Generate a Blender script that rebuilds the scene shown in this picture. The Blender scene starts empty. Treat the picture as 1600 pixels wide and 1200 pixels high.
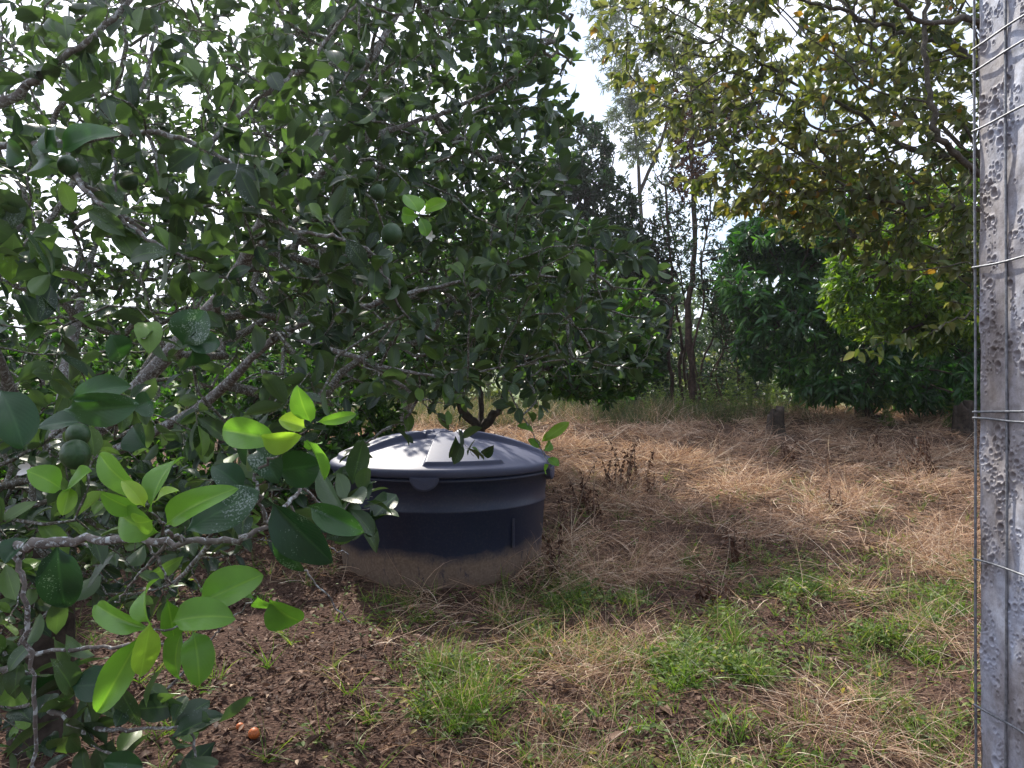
import bpy, math, random
import numpy as np
from mathutils import Vector, noise as mn

# ------------------------------------------------------------------ camera, sky, sun, exposure
S = bpy.context.scene
COL = S.collection
CAMZ = 1.55
FPX = 1155.0
cam = bpy.data.objects.new('camera', bpy.data.cameras.new('camera'))
COL.objects.link(cam)
cam.location = (0, 0, CAMZ)
cam.rotation_euler = (math.radians(90.25), 0, 0)
cam.data.sensor_width = 36.0
cam.data.lens = 36.0 * FPX / 1600.0
cam.data.clip_start = 0.05
cam.data.clip_end = 2000
S.camera = cam
SUN_EL, SUN_AZ = math.radians(43), math.radians(-26)      # azimuth from +Y, negative = to the left
w = bpy.data.worlds.new('World'); S.world = w; w.use_nodes = True
nt = w.node_tree; nt.nodes.clear()
out = nt.nodes.new('ShaderNodeOutputWorld'); bg = nt.nodes.new('ShaderNodeBackground')
sky = nt.nodes.new('ShaderNodeTexSky'); sky.sky_type = 'NISHITA'; sky.sun_disc = False
sky.sun_elevation = SUN_EL; sky.sun_rotation = SUN_AZ
tc = nt.nodes.new('ShaderNodeTexCoord'); mp = nt.nodes.new('ShaderNodeMapping')
mp.inputs['Scale'].default_value = (1, 1, 2.2); mp.inputs['Location'].default_value = (0.35, 0.1, 0.2)
no = nt.nodes.new('ShaderNodeTexNoise'); no.inputs['Scale'].default_value = 2.2; no.inputs['Detail'].default_value = 7
rp = nt.nodes.new('ShaderNodeValToRGB'); rp.color_ramp.elements[0].position = 0.36; rp.color_ramp.elements[1].position = 0.56
mx = nt.nodes.new('ShaderNodeMix'); mx.data_type = 'RGBA'
sdir = (math.sin(SUN_AZ) * math.cos(SUN_EL), math.cos(SUN_AZ) * math.cos(SUN_EL), math.sin(SUN_EL))
dp = nt.nodes.new('ShaderNodeVectorMath'); dp.operation = 'DOT_PRODUCT'; dp.inputs[1].default_value = sdir
nt.links.new(tc.outputs['Generated'], dp.inputs[0])
cr = nt.nodes.new('ShaderNodeMapRange'); cr.inputs['From Min'].default_value = -0.6; cr.inputs['From Max'].default_value = 1.0
cr.inputs['To Min'].default_value = 2.2; cr.inputs['To Max'].default_value = 13.0; nt.links.new(dp.outputs['Value'], cr.inputs['Value'])
cs = nt.nodes.new('ShaderNodeVectorMath'); cs.operation = 'SCALE'; cs.inputs[0].default_value = (0.93, 0.96, 1.12)
nt.links.new(cr.outputs[0], cs.inputs['Scale']); nt.links.new(cs.outputs[0], mx.inputs['B'])
nt.links.new(tc.outputs['Generated'], mp.inputs['Vector']); nt.links.new(mp.outputs['Vector'], no.inputs['Vector'])
bd = Vector((0.045, 0.89, 0.455)).normalized()            # a gap in the cloud low over the middle
d2 = nt.nodes.new('ShaderNodeVectorMath'); d2.operation = 'DOT_PRODUCT'; d2.inputs[1].default_value = bd; nt.links.new(tc.outputs['Generated'], d2.inputs[0])
h2 = nt.nodes.new('ShaderNodeMapRange'); h2.inputs['From Min'].default_value = 0.985; h2.inputs['From Max'].default_value = 0.9995; h2.inputs['To Max'].default_value = 0.30
nt.links.new(d2.outputs['Value'], h2.inputs['Value']); sb = nt.nodes.new('ShaderNodeMath'); sb.operation = 'SUBTRACT'
nt.links.new(no.outputs['Fac'], sb.inputs[0]); nt.links.new(h2.outputs[0], sb.inputs[1])
nt.links.new(sb.outputs[0], rp.inputs['Fac']); nt.links.new(rp.outputs['Color'], mx.inputs['Factor'])
nt.links.new(sky.outputs['Color'], mx.inputs['A']); nt.links.new(mx.outputs['Result'], bg.inputs['Color'])
bg.inputs['Strength'].default_value = 0.12
nt.links.new(bg.outputs['Background'], out.inputs['Surface'])
sl = bpy.data.lights.new('sun', 'SUN'); sl.energy = 5.0; sl.angle = math.radians(0.6); sl.color = (1.0, 0.93, 0.82)
sun = bpy.data.objects.new('sun', sl); COL.objects.link(sun)
sd = Vector((math.sin(SUN_AZ) * math.cos(SUN_EL), math.cos(SUN_AZ) * math.cos(SUN_EL), math.sin(SUN_EL)))
sun.rotation_euler = sd.to_track_quat('Z', 'Y').to_euler(); sun.location = (-6, 10, 14)
S.view_settings.view_transform = 'Standard'; S.view_settings.look = 'None'
S.view_settings.exposure = 0.78; S.view_settings.gamma = 1.0
S.cycles.max_bounces = 8; S.cycles.transparent_max_bounces = 8
S.cycles.sample_clamp_indirect = 6

# ------------------------------------------------------------------ helpers
def at(px, py, d):
    return np.array([(px - 800) / FPX * d, d, CAMZ + (605 - py) / FPX * d])

def tag(o, label=None, cat=None, group=None, kind=None):
    for k, v in (('label', label), ('category', cat), ('group', group), ('kind', kind)):
        if v: o[k] = v
    return o

def empty(name, loc, label, cat, group=None):
    o = bpy.data.objects.new(name, None); COL.objects.link(o)
    o.location = tuple(float(c) for c in loc); o.empty_display_size = 0.2
    return tag(o, label, cat, group)

def norm(a):
    return a / np.maximum(np.linalg.norm(a, axis=-1, keepdims=True), 1e-9)

class Geo:
    """collects vertex / quad arrays, builds them as one mesh"""
    def __init__(s): s.V = []; s.F = []; s.A = []; s.n = 0
    def add(s, V, F, A=None):
        s.V.append(V); s.F.append(F + s.n)
        s.A.append(np.zeros((len(V), 3)) if A is None else A); s.n += len(V)
        return s
    def build(s, name, mat, parent=None, smooth=True, origin=None):
        me = bpy.data.meshes.new(name); ob = bpy.data.objects.new(name, me); COL.objects.link(ob)
        V = np.concatenate(s.V); F = np.concatenate(s.F); A = np.concatenate(s.A)
        if parent is not None:
            V = V - np.array(parent_world(parent)); ob.parent = parent
        elif origin is not None:
            V = V - np.array(origin); ob.location = tuple(float(c) for c in origin)
        me.vertices.add(len(V)); me.vertices.foreach_set('co', V.astype(np.float32).ravel())
        me.loops.add(F.size); me.loops.foreach_set('vertex_index', F.astype(np.int32).ravel())
        me.polygons.add(len(F)); k = F.shape[1]
        me.polygons.foreach_set('loop_start', np.arange(0, F.size, k, dtype=np.int32))
        me.polygons.foreach_set('loop_total', np.full(len(F), k, dtype=np.int32))
        me.polygons.foreach_set('use_smooth', np.full(len(F), smooth))
        at_ = me.attributes.new('leaf', 'FLOAT_VECTOR', 'POINT'); at_.data.foreach_set('vector', A.astype(np.float32).ravel())
        me.update(calc_edges=True); me.validate()
        me.materials.append(mat)
        return ob

def parent_world(o):
    l = Vector((0, 0, 0))
    while o is not None: l = l + o.location; o = o.parent
    return tuple(l)

def tube(P, R, k=6, A=None):
    P = np.asarray(P, float); R = np.asarray(R, float); n = len(P)
    T = np.empty_like(P); T[1:-1] = P[2:] - P[:-2]; T[0] = P[1] - P[0]; T[-1] = P[-1] - P[-2]; T = norm(T)
    a = np.array([0, 0, 1.0]) if abs(T[0][2]) < 0.8 else np.array([1.0, 0, 0])
    U = np.empty_like(P); u = a - T[0] * a.dot(T[0]); U[0] = u / np.linalg.norm(u)
    for i in range(1, n):
        u = U[i - 1] - T[i] * U[i - 1].dot(T[i]); U[i] = u / (np.linalg.norm(u) + 1e-12)
    W = np.cross(T, U); th = np.arange(k) * 2 * math.pi / k
    V = P[:, None] + R[:, None, None] * (np.cos(th)[None, :, None] * U[:, None] + np.sin(th)[None, :, None] * W[:, None])
    V = V.reshape(-1, 3)
    i = np.arange(n - 1)[:, None] * k; j = np.arange(k)[None]; j2 = (j + 1) % k
    F = np.stack([i + j, i + j2, i + k + j2, i + k + j], -1).reshape(-1, 4)
    return V, F

def smooth_path(P, R, sub=3, jit=0.0, rng=None):
    P = np.asarray(P, float); R = np.asarray(R, float)
    if len(P) < 2: return P, R
    Q = np.vstack([2 * P[0] - P[1], P, 2 * P[-1] - P[-2]]); o = []; r = []
    for i in range(len(P) - 1):
        a, b, c, d = Q[i:i + 4]
        for s in range(sub):
            t = s / sub
            o.append(0.5 * ((2 * b) + (c - a) * t + (2 * a - 5 * b + 4 * c - d) * t * t + (3 * b - a - 3 * c + d) * t ** 3))
            r.append(R[i] * (1 - t) + R[i + 1] * t)
    o.append(P[-1]); r.append(R[-1]); o = np.array(o); r = np.array(r)
    if jit and rng is not None and len(o) > 2:
        o[1:-1] += rng.normal(0, jit, (len(o) - 2, 3)); r[1:-1] *= rng.uniform(0.88, 1.15, len(r) - 2)
    return o, r

PROFILE = {
    'citrus': lambda u: np.sin(np.pi * np.clip(u, 0, 1) ** 1.12) ** 0.6 * np.clip(u * 5, 0.12, 1),
    'ovate': lambda u: np.sin(np.pi * np.clip(u, 0, 1) ** 0.72) ** 0.85 * np.clip(u * 9, 0.15, 1),
    'lance': lambda u: np.sin(np.pi * np.clip(u, 0, 1) ** 0.8) ** 0.8 * np.clip(u * 9, 0.2, 1),
    'blade': lambda u: np.clip((1 - u) * 1.25, 0.03, 1),
}
def leaves(P, D, N, L, W, rnd, rng, nu=3, nv=2, curl=0.5, fold=0.35, wave=0.0, shape='citrus', serr=0.0):
    n = len(P); D = norm(D); N = norm(N - D * np.sum(N * D, 1, keepdims=True)); Sd = np.cross(N, D)
    u = np.linspace(0, 1, nu + 1); v = np.linspace(-1, 1, nv + 1)
    uu, vv = np.meshgrid(u, v, indexing='ij'); uu = uu.ravel(); vv = vv.ravel()
    wp = np.maximum(PROFILE[shape](uu), 0.03)
    if serr: wp = wp * (1 + serr * np.sin(uu * 75))
    c = curl * rng.normal(1, 0.6, (n, 1)) + 1e-3; a = c * uu
    x = np.sin(a) / c; z = -(1 - np.cos(a)) / c
    fo = fold * rng.uniform(0.3, 1.4, (n, 1)); hw = wp * vv
    y = hw * W[:, None] / 2 * np.cos(fo)
    z = z * L[:, None] + np.abs(hw) * W[:, None] / 2 * np.sin(fo)
    if wave:
        ph = rng.uniform(0, 6.3, (n, 1)); z = z + wave * L[:, None] * np.sin(uu * 7 + ph + vv) * np.abs(vv)
    V = P[:, None] + (x * L[:, None])[..., None] * D[:, None] + y[..., None] * Sd[:, None] + z[..., None] * N[:, None]
    m = (nu + 1) * (nv + 1)
    i = np.arange(nu)[:, None] * (nv + 1); j = np.arange(nv)[None]
    q = np.stack([i + j, i + nv + 1 + j, i + nv + 2 + j, i + j + 1], -1).reshape(-1, 4)
    F = (q[None] + np.arange(n)[:, None, None] * m).reshape(-1, 4)
    A = np.empty((n, m, 3)); A[..., 0] = uu; A[..., 1] = vv; A[..., 2] = rnd[:, None]
    return V.reshape(-1, 3), F, A.reshape(-1, 3)

def blob_points(ells, n, rng, shell=0.5, accept=None):
    """points in a union of ellipsoids (centre, radii, weight), pushed outwards"""
    out = []; tot = sum(e[2] for e in ells)
    for c, r, wt in ells:
        m = max(3, int(n * wt / tot)); k = 0
        while k < m:
            v = norm(rng.normal(size=(m * 3, 3))); rad = rng.uniform(0, 1, (m * 3, 1)) ** (1 / 3 * (1 - shell) + 0.02)
            p = np.array(c) + v * rad * np.array(r)
            if accept is not None: p = p[accept(p)]
            p = p[:m - k]; out.append(p); k += len(p)
            if len(p) == 0: break
    return np.concatenate(out)

def clumpy(f, thr, off=0.0):
    def a(p):
        return np.array([mn.noise(Vector((q[0] * f + off, q[1] * f, q[2] * f))) > thr for q in p], bool)
    return a

def grow(seed, seed_path, pts, bf):
    """every point joins the nearest node, long detours costing bf; returns positions, parents"""
    ns = len(seed); N = ns + len(pts); X = np.vstack([seed, pts]); par = np.full(N, -1); path = np.zeros(N); path[:ns] = seed_path
    d = np.linalg.norm(pts[:, None] - seed[None], axis=2); cst = d + bf * path[:ns]
    b = cst.argmin(1); best = cst[np.arange(len(pts)), b]; bp = b.copy(); open_ = np.ones(len(pts), bool)
    for _ in range(len(pts)):
        i = int(np.argmin(np.where(open_, best, 1e9))); open_[i] = False
        par[ns + i] = bp[i]; dd = np.linalg.norm(pts[i] - X[bp[i]]); path[ns + i] = path[bp[i]] + dd
        c = np.linalg.norm(pts - pts[i], axis=1) + bf * path[ns + i]
        up = open_ & (c < best); best[up] = c[up]; bp[up] = ns + i
    return X, par, path

def woodwork(X, par, path, ns, rtip, rmax, power=2.2, k=5, sub=2, jit=0.012, rng=None, geo=None, rseed=None):
    N = len(X); cnt = np.ones(N); order = np.argsort(-path[ns:]) + ns
    for i in order:
        if par[i] >= 0: cnt[par[i]] += cnt[i]
    R = np.minimum(rtip * cnt ** (1 / power), rmax)
    kids = [[] for _ in range(N)]
    for i in range(ns, N): kids[par[i]].append(i)
    start = []; main = {}
    for i in range(N):
        ks = sorted(kids[i], key=lambda c: -cnt[c])
        if i < ns: start += ks
        else:
            if ks: main[i] = ks[0]; start += ks[1:]
    g = geo or Geo()
    for s in start:
        ch = [par[s], s]
        while ch[-1] in main: ch.append(main[ch[-1]])
        r = R[ch].copy(); r[0] = min(r[1] * 1.15, (rseed[ch[0]] if rseed is not None and ch[0] < ns else r[0])); r[-1] *= 0.5
        p, r = smooth_path(X[ch], r, sub, jit * 0.5, rng)
        g.add(*tube(p, r, k if r[0] > rtip * 2.5 else 4))
    return g, R, kids

def twig_leaves(X, par, R, ns, nl, L, rng, thr=None, up=0.6, droop=0.0, spread=0.9, wr=0.45, tipfrac=1.0, maxlen=None, accept=None, bare=0.0, bright=0.07, **kw):
    """leaves along every thin edge"""
    idx = np.arange(ns, len(X))
    if thr is not None: idx = idx[R[idx] < thr]
    if bare: idx = idx[rng.uniform(size=len(idx)) > bare]
    a = X[par[idx]]; b = X[idx]; dv = b - a; ln = np.linalg.norm(dv, axis=1, keepdims=True)
    if maxlen: a = np.where(ln > maxlen, b - dv / ln * maxlen, a)
    k = nl; m = len(idx)
    t = (np.arange(k)[None] + rng.uniform(0, 1, (m, k))) / k; t = t ** (1 / (1 + tipfrac))
    P = a[:, None] + (b - a)[:, None] * t[..., None]
    T = norm(dv)[:, None].repeat(k, 1)
    rd = norm(rng.normal(size=(m, k, 3))); rd = norm(rd - T * np.sum(rd * T, -1, keepdims=True))
    D = T * rng.uniform(0.2, 1.0, (m, k, 1)) + rd * spread + np.array([0, 0, -droop]) + np.array([0, 0, 0.15])
    Nn = np.array([0, 0, up]) + rng.normal(0, 0.55, (m, k, 3))
    P = P.reshape(-1, 3); D = D.reshape(-1, 3); Nn = Nn.reshape(-1, 3)
    keep = rng.uniform(size=len(P)) < 0.9
    if accept is not None: keep &= accept(P)
    P, D, Nn = P[keep], D[keep], Nn[keep]
    LL = L * rng.uniform(0.6, 1.25, len(P)); rnd = np.clip(rng.normal(0.45, 0.2, len(P)), 0, 1)
    clump = np.array([mn.noise(Vector(q * 1.3)) for q in P[::1]]) if len(P) < 60000 else 0
    rnd = np.clip(rnd + clump * 0.5, 0, 0.985); rnd[rng.uniform(size=len(rnd)) < 0.006] = 1.0
    yb = (rng.uniform(size=len(rnd)) < bright) & (clump > -.1); rnd[yb] = rng.uniform(.85, .98, yb.sum())
    return leaves(P, D, Nn, LL, LL * wr * rng.uniform(0.8, 1.15, len(P)), rnd, rng, **kw)

# ------------------------------------------------------------------ materials
def mat(name):
    m = bpy.data.materials.new(name); m.use_nodes = True; n = m.node_tree; b = n.nodes['Principled BSDF']
    return m, n, b
def nd(n, t, **kw):
    x = n.nodes.new(t)
    for k, v in kw.items():
        if k in x.inputs: x.inputs[k].default_value = v
        else: setattr(x, k, v)
    return x
def ramp(n, stops):
    r = n.nodes.new('ShaderNodeValToRGB'); e = r.color_ramp.elements
    while len(e) < len(stops): e.new(0.5)
    for i, (p, c) in enumerate(stops):
        e[i].position = p; e[i].color = (*c, 1)
    return r

def leaf_mat(name, stops, trans, tf=0.3, rough=0.42, spots=0.0, under=None, spec=0.4):
    m, n, b = mat(name)
    a = nd(n, 'ShaderNodeAttribute', attribute_name='leaf'); sp = nd(n, 'ShaderNodeSeparateXYZ'); n.links.new(a.outputs['Vector'], sp.inputs[0])
    r = ramp(n, stops); n.links.new(sp.outputs['Z'], r.inputs['Fac']); colr = r.outputs['Color']
    # midrib, slightly paler
    ab = nd(n, 'ShaderNodeMath', operation='ABSOLUTE'); n.links.new(sp.outputs['Y'], ab.inputs[0])
    lt = nd(n, 'ShaderNodeMapRange'); lt.inputs['From Min'].default_value = 0.0; lt.inputs['From Max'].default_value = 0.10
    lt.inputs['To Min'].default_value = 0.14; lt.inputs['To Max'].default_value = 0.0; n.links.new(ab.outputs[0], lt.inputs['Value'])
    mr = nd(n, 'ShaderNodeMix', data_type='RGBA'); mr.inputs['B'].default_value = (*[min(1, c * 2.2 + 0.03) for c in stops[-1][1]], 1)
    n.links.new(lt.outputs[0], mr.inputs['Factor']); n.links.new(colr, mr.inputs['A']); colr = mr.outputs['Result']
    tcn = nd(n, 'ShaderNodeTexCoord')
    n1 = nd(n, 'ShaderNodeTexNoise', Scale=35.0, Detail=4.0); n.links.new(tcn.outputs['Object'], n1.inputs['Vector'])
    hv = nd(n, 'ShaderNodeHueSaturation'); mr1 = nd(n, 'ShaderNodeMapRange'); mr1.inputs['To Min'].default_value = 0.7; mr1.inputs['To Max'].default_value = 1.3
    n.links.new(n1.outputs['Fac'], mr1.inputs['Value']); n.links.new(mr1.outputs[0], hv.inputs['Value']); n.links.new(colr, hv.inputs['Color']); colr = hv.outputs['Color']
    if spots:
        s1 = nd(n, 'ShaderNodeTexNoise', Scale=420.0, Detail=3.0); n.links.new(tcn.outputs['Object'], s1.inputs['Vector'])
        s2 = nd(n, 'ShaderNodeTexNoise', Scale=22.0, Detail=2.0); n.links.new(tcn.outputs['Object'], s2.inputs['Vector'])
        mu = nd(n, 'ShaderNodeMath', operation='MULTIPLY'); n.links.new(s1.outputs['Fac'], mu.inputs[0]); n.links.new(s2.outputs['Fac'], mu.inputs[1])
        sr = ramp(n, [(0.35, (0, 0, 0)), (0.43, (spots, spots, spots))]); n.links.new(mu.outputs[0], sr.inputs['Fac'])
        ms = nd(n, 'ShaderNodeMix', data_type='RGBA'); ms.inputs['B'].default_value = (0.30, 0.36, 0.35, 1)
        n.links.new(sr.outputs['Color'], ms.inputs['Factor']); n.links.new(colr, ms.inputs['A']); colr = ms.outputs['Result']
    if under:
        g = nd(n, 'ShaderNodeNewGeometry'); mu2 = nd(n, 'ShaderNodeMix', data_type='RGBA'); mu2.inputs['B'].default_value = (*under, 1)
        f = nd(n, 'ShaderNodeMath', operation='MULTIPLY'); f.inputs[1].default_value = 0.7; n.links.new(g.outputs['Backfacing'], f.inputs[0])
        n.links.new(f.outputs[0], mu2.inputs['Factor']); n.links.new(colr, mu2.inputs['A']); colr = mu2.outputs['Result']
    # side veins as relief
    vx = nd(n, 'ShaderNodeMath', operation='MULTIPLY_ADD'); n.links.new(ab.outputs[0], vx.inputs[0]); vx.inputs[1].default_value = -0.5; n.links.new(sp.outputs['X'], vx.inputs[2])
    sn = nd(n, 'ShaderNodeMath', operation='MULTIPLY'); n.links.new(vx.outputs[0], sn.inputs[0]); sn.inputs[1].default_value = 62.0
    si = nd(n, 'ShaderNodeMath', operation='SINE'); n.links.new(sn.outputs[0], si.inputs[0])
    bu = nd(n, 'ShaderNodeBump', Strength=0.05, Distance=0.002); n.links.new(si.outputs[0], bu.inputs['Height'])
    n.links.new(bu.outputs[0], b.inputs['Normal'])
    n.links.new(colr, b.inputs['Base Color']); b.inputs['Roughness'].default_value = rough; b.inputs['Specular IOR Level'].default_value = spec
    t = nd(n, 'ShaderNodeBsdfTranslucent')
    mc = nd(n, 'ShaderNodeMix', data_type='RGBA', blend_type='MULTIPLY'); mc.inputs['Factor'].default_value = 1.0
    n.links.new(colr, mc.inputs['A']); mc.inputs['B'].default_value = (*trans, 1); n.links.new(mc.outputs['Result'], t.inputs['Color'])
    ms = nd(n, 'ShaderNodeMixShader', Fac=tf)
    n.links.new(b.outputs[0], ms.inputs[1]); n.links.new(t.outputs[0], ms.inputs[2])
    n.links.new(ms.outputs[0], n.nodes['Material Output'].inputs['Surface'])
    return m

def bark_mat(name, c1, c2, lichen=None, amt=0.5, scale=30.0):
    m, n, b = mat(name); t = nd(n, 'ShaderNodeTexCoord')
    n1 = nd(n, 'ShaderNodeTexNoise', Scale=scale, Detail=6.0, Roughness=0.65); n.links.new(t.outputs['Object'], n1.inputs['Vector'])
    r = ramp(n, [(0.35, c1), (0.65, c2)]); n.links.new(n1.outputs['Fac'], r.inputs['Fac']); c = r.outputs['Color']
    if lichen:
        n2 = nd(n, 'ShaderNodeTexNoise', Scale=scale * 2.1, Detail=5.0, Roughness=0.7, Distortion=0.6); n.links.new(t.outputs['Object'], n2.inputs['Vector'])
        r2 = ramp(n, [(1 - amt - 0.03, (0, 0, 0)), (1 - amt + 0.03, (1, 1, 1))]); n.links.new(n2.outputs['Fac'], r2.inputs['Fac'])
        x = nd(n, 'ShaderNodeMix', data_type='RGBA'); x.inputs['B'].default_value = (*lichen, 1)
        n.links.new(r2.outputs['Color'], x.inputs['Factor']); n.links.new(c, x.inputs['A']); c = x.outputs['Result']
    bu = nd(n, 'ShaderNodeBump', Strength=0.7, Distance=0.006); n.links.new(n1.outputs['Fac'], bu.inputs['Height']); n.links.new(bu.outputs[0], b.inputs['Normal'])
    n.links.new(c, b.inputs['Base Color']); b.inputs['Roughness'].default_value = 0.9; b.inputs['Specular IOR Level'].default_value = 0.2
    return m

M = {}
M['citrus'] = leaf_mat('citrus_leaf', [(0.0, (0.020, 0.040, 0.024)), (0.5, (0.038, 0.070, 0.037)), (0.8, (0.070, 0.120, 0.042)), (1.0, (0.15, 0.27, 0.05))],
                       (1.3, 1.55, 0.6), 0.25, 0.36, spots=0.5, under=(0.09, 0.14, 0.07))
M['young'] = leaf_mat('young_citrus_leaf', [(0.0, (0.09, 0.22, 0.035)), (0.5, (0.16, 0.34, 0.05)), (1.0, (0.30, 0.46, 0.06))], (1.4, 1.5, 0.7), 0.40, 0.33)
M['old'] = leaf_mat('old_citrus_leaf', [(0.0, (0.02, 0.055, 0.028)), (1.0, (0.05, 0.12, 0.04))], (1.2, 1.6, 0.5), 0.2, 0.34, spots=0.65, under=(0.12, 0.18, 0.07))
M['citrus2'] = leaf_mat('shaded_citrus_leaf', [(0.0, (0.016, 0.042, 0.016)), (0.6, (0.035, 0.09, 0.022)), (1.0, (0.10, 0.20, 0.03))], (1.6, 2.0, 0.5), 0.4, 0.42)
M['dark'] = leaf_mat('dark_tree_leaf', [(0.0, (0.012, 0.028, 0.014)), (1.0, (0.035, 0.07, 0.028))], (1.2, 1.6, 0.5), 0.25, 0.45)
M['mango'] = leaf_mat('mango_leaf', [(0.0, (0.016, 0.05, 0.018)), (0.6, (0.035, 0.11, 0.028)), (1.0, (0.12, 0.25, 0.05))], (1.4, 1.8, 0.45), 0.36, 0.36)
M['lime'] = leaf_mat('yellow_green_leaf', [(0.0, (0.04, 0.09, 0.015)), (0.5, (0.085, 0.16, 0.02)), (1.0, (0.22, 0.29, 0.04))], (1.7, 1.8, 0.5), 0.42, 0.42)  # yellow-green has the sunlight on the mango put into the colour
M['persim'] = leaf_mat('persimmon_leaf', [(0.0, (0.035, 0.060, 0.022)), (0.5, (0.075, 0.115, 0.030)), (0.85, (0.14, 0.185, 0.04)), (0.97, (0.25, 0.22, 0.05)), (1.0, (0.36, 0.14, 0.03))],
                       (1.4, 1.4, 0.55), 0.42, 0.42, under=(0.17, 0.18, 0.12))
M['euca'] = leaf_mat('grey_green_leaf', [(0.0, (0.06, 0.09, 0.05)), (1.0, (0.14, 0.18, 0.09))], (1.3, 1.4, 0.8), 0.3, 0.5)
M['deadleaf'] = leaf_mat('dead_leaf', [(0.0, (0.04, 0.018, 0.014)), (1.0, (0.14, 0.075, 0.05))], (1.2, 1.0, 0.7), 0.15, 0.8, spec=0.1)
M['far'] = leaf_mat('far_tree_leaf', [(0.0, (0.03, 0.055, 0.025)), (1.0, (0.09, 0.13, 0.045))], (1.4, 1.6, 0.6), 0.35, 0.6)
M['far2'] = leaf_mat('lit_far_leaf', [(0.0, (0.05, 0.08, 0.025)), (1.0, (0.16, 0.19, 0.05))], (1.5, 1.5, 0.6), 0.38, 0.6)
M['tallweed'] = leaf_mat('tall_weed_leaf', [(0.0, (0.09, 0.14, 0.05)), (1.0, (0.24, 0.30, 0.10))], (1.4, 1.5, 0.6), 0.4, 0.6)
M['weed'] = leaf_mat('weed_leaf', [(0.0, (0.04, 0.08, 0.025)), (0.6, (0.10, 0.15, 0.04)), (0.9, (0.19, 0.24, 0.07)), (1.0, (0.33, 0.27, 0.10))], (1.4, 1.6, 0.5), 0.35, 0.6, spec=0.2)
M['grass'] = leaf_mat('green_grass', [(0.0, (0.05, 0.11, 0.02)), (0.6, (0.12, 0.22, 0.04)), (1.0, (0.28, 0.33, 0.08))], (1.4, 1.5, 0.5), 0.35, 0.5)
M['rank'] = leaf_mat('rank_grass', [(0.0, (0.05, 0.075, 0.03)), (0.6, (0.11, 0.14, 0.05)), (0.8, (0.22, 0.17, 0.10)), (1.0, (0.38, 0.29, 0.18))], (1.3, 1.3, 0.7), 0.3, 0.6)
M['straw'] = leaf_mat('dry_straw', [(0.0, (0.13, 0.075, 0.055)), (0.4, (0.38, 0.245, 0.165)), (0.75, (0.66, 0.47, 0.33)), (1.0, (0.84, 0.72, 0.57))], (1.1, 1.0, 0.8), 0.25, 0.6, spec=0.2)
M['litter'] = leaf_mat('leaf_litter', [(0.0, (0.045, 0.026, 0.022)), (0.5, (0.12, 0.07, 0.05)), (0.85, (0.26, 0.17, 0.12)), (1.0, (0.46, 0.34, 0.24))], (1.0, 0.9, 0.8), 0.1, 0.75, spec=0.2)
M['citrusbark'] = bark_mat('lichen_bark', (0.10, 0.085, 0.075), (0.24, 0.22, 0.20), (0.44, 0.47, 0.47), 0.45, 42)
M['twig'] = bark_mat('twig_bark', (0.07, 0.065, 0.05), (0.18, 0.165, 0.13), (0.42, 0.45, 0.44), 0.44, 70)
M['darkbark'] = bark_mat('dark_bark', (0.028, 0.022, 0.018), (0.085, 0.068, 0.055), (0.22, 0.22, 0.20), 0.27, 14)
M['redbark'] = bark_mat('reddish_bark', (0.03, 0.02, 0.017), (0.09, 0.06, 0.048), None, 0, 10)
M['perbark'] = bark_mat('persimmon_bark', (0.045, 0.04, 0.032), (0.15, 0.135, 0.11), (0.36, 0.37, 0.33), 0.36, 30)
M['stem'] = bark_mat('green_stem', (0.08, 0.15, 0.035), (0.15, 0.24, 0.06), None, 0, 40)
M['dead'] = bark_mat('dead_wood', (0.10, 0.065, 0.05), (0.27, 0.2, 0.15), None, 0, 25)

def principled(name, c, rough=0.5, metal=0.0, bump=0.0, bs=30.0, vary=0.0):
    m, n, b = mat(name); b.inputs['Roughness'].default_value = rough; b.inputs['Metallic'].default_value = metal
    t = nd(n, 'ShaderNodeTexCoord'); n1 = nd(n, 'ShaderNodeTexNoise', Scale=bs, Detail=5.0); n.links.new(t.outputs['Object'], n1.inputs['Vector'])
    r = ramp(n, [(0.3, tuple(x * (1 - vary) for x in c)), (0.7, tuple(min(1, x * (1 + vary)) for x in c))]); n.links.new(n1.outputs['Fac'], r.inputs['Fac'])
    n.links.new(r.outputs['Color'], b.inputs['Base Color'])
    if bump:
        bu = nd(n, 'ShaderNodeBump', Strength=bump, Distance=0.003); n.links.new(n1.outputs['Fac'], bu.inputs['Height']); n.links.new(bu.outputs[0], b.inputs['Normal'])
    return m
M['fruit'] = principled('green_fruit', (0.032, 0.08, 0.026), 0.4, bump=0.25, bs=300, vary=0.2)
M['orange'] = principled('orange_fruit', (0.5, 0.13, 0.03), 0.5, bump=0.2, bs=200, vary=0.3)
M['petal'] = principled('white_petal', (0.8, 0.8, 0.76), 0.5)
M['wire'] = principled('galvanised_wire', (0.20, 0.21, 0.23), 0.55, 0.6, bump=0.3, bs=200, vary=0.35)
M['rock'] = principled('pale_rock', (0.27, 0.24, 0.21), 0.9, bump=0.8, bs=20, vary=0.3)

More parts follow.
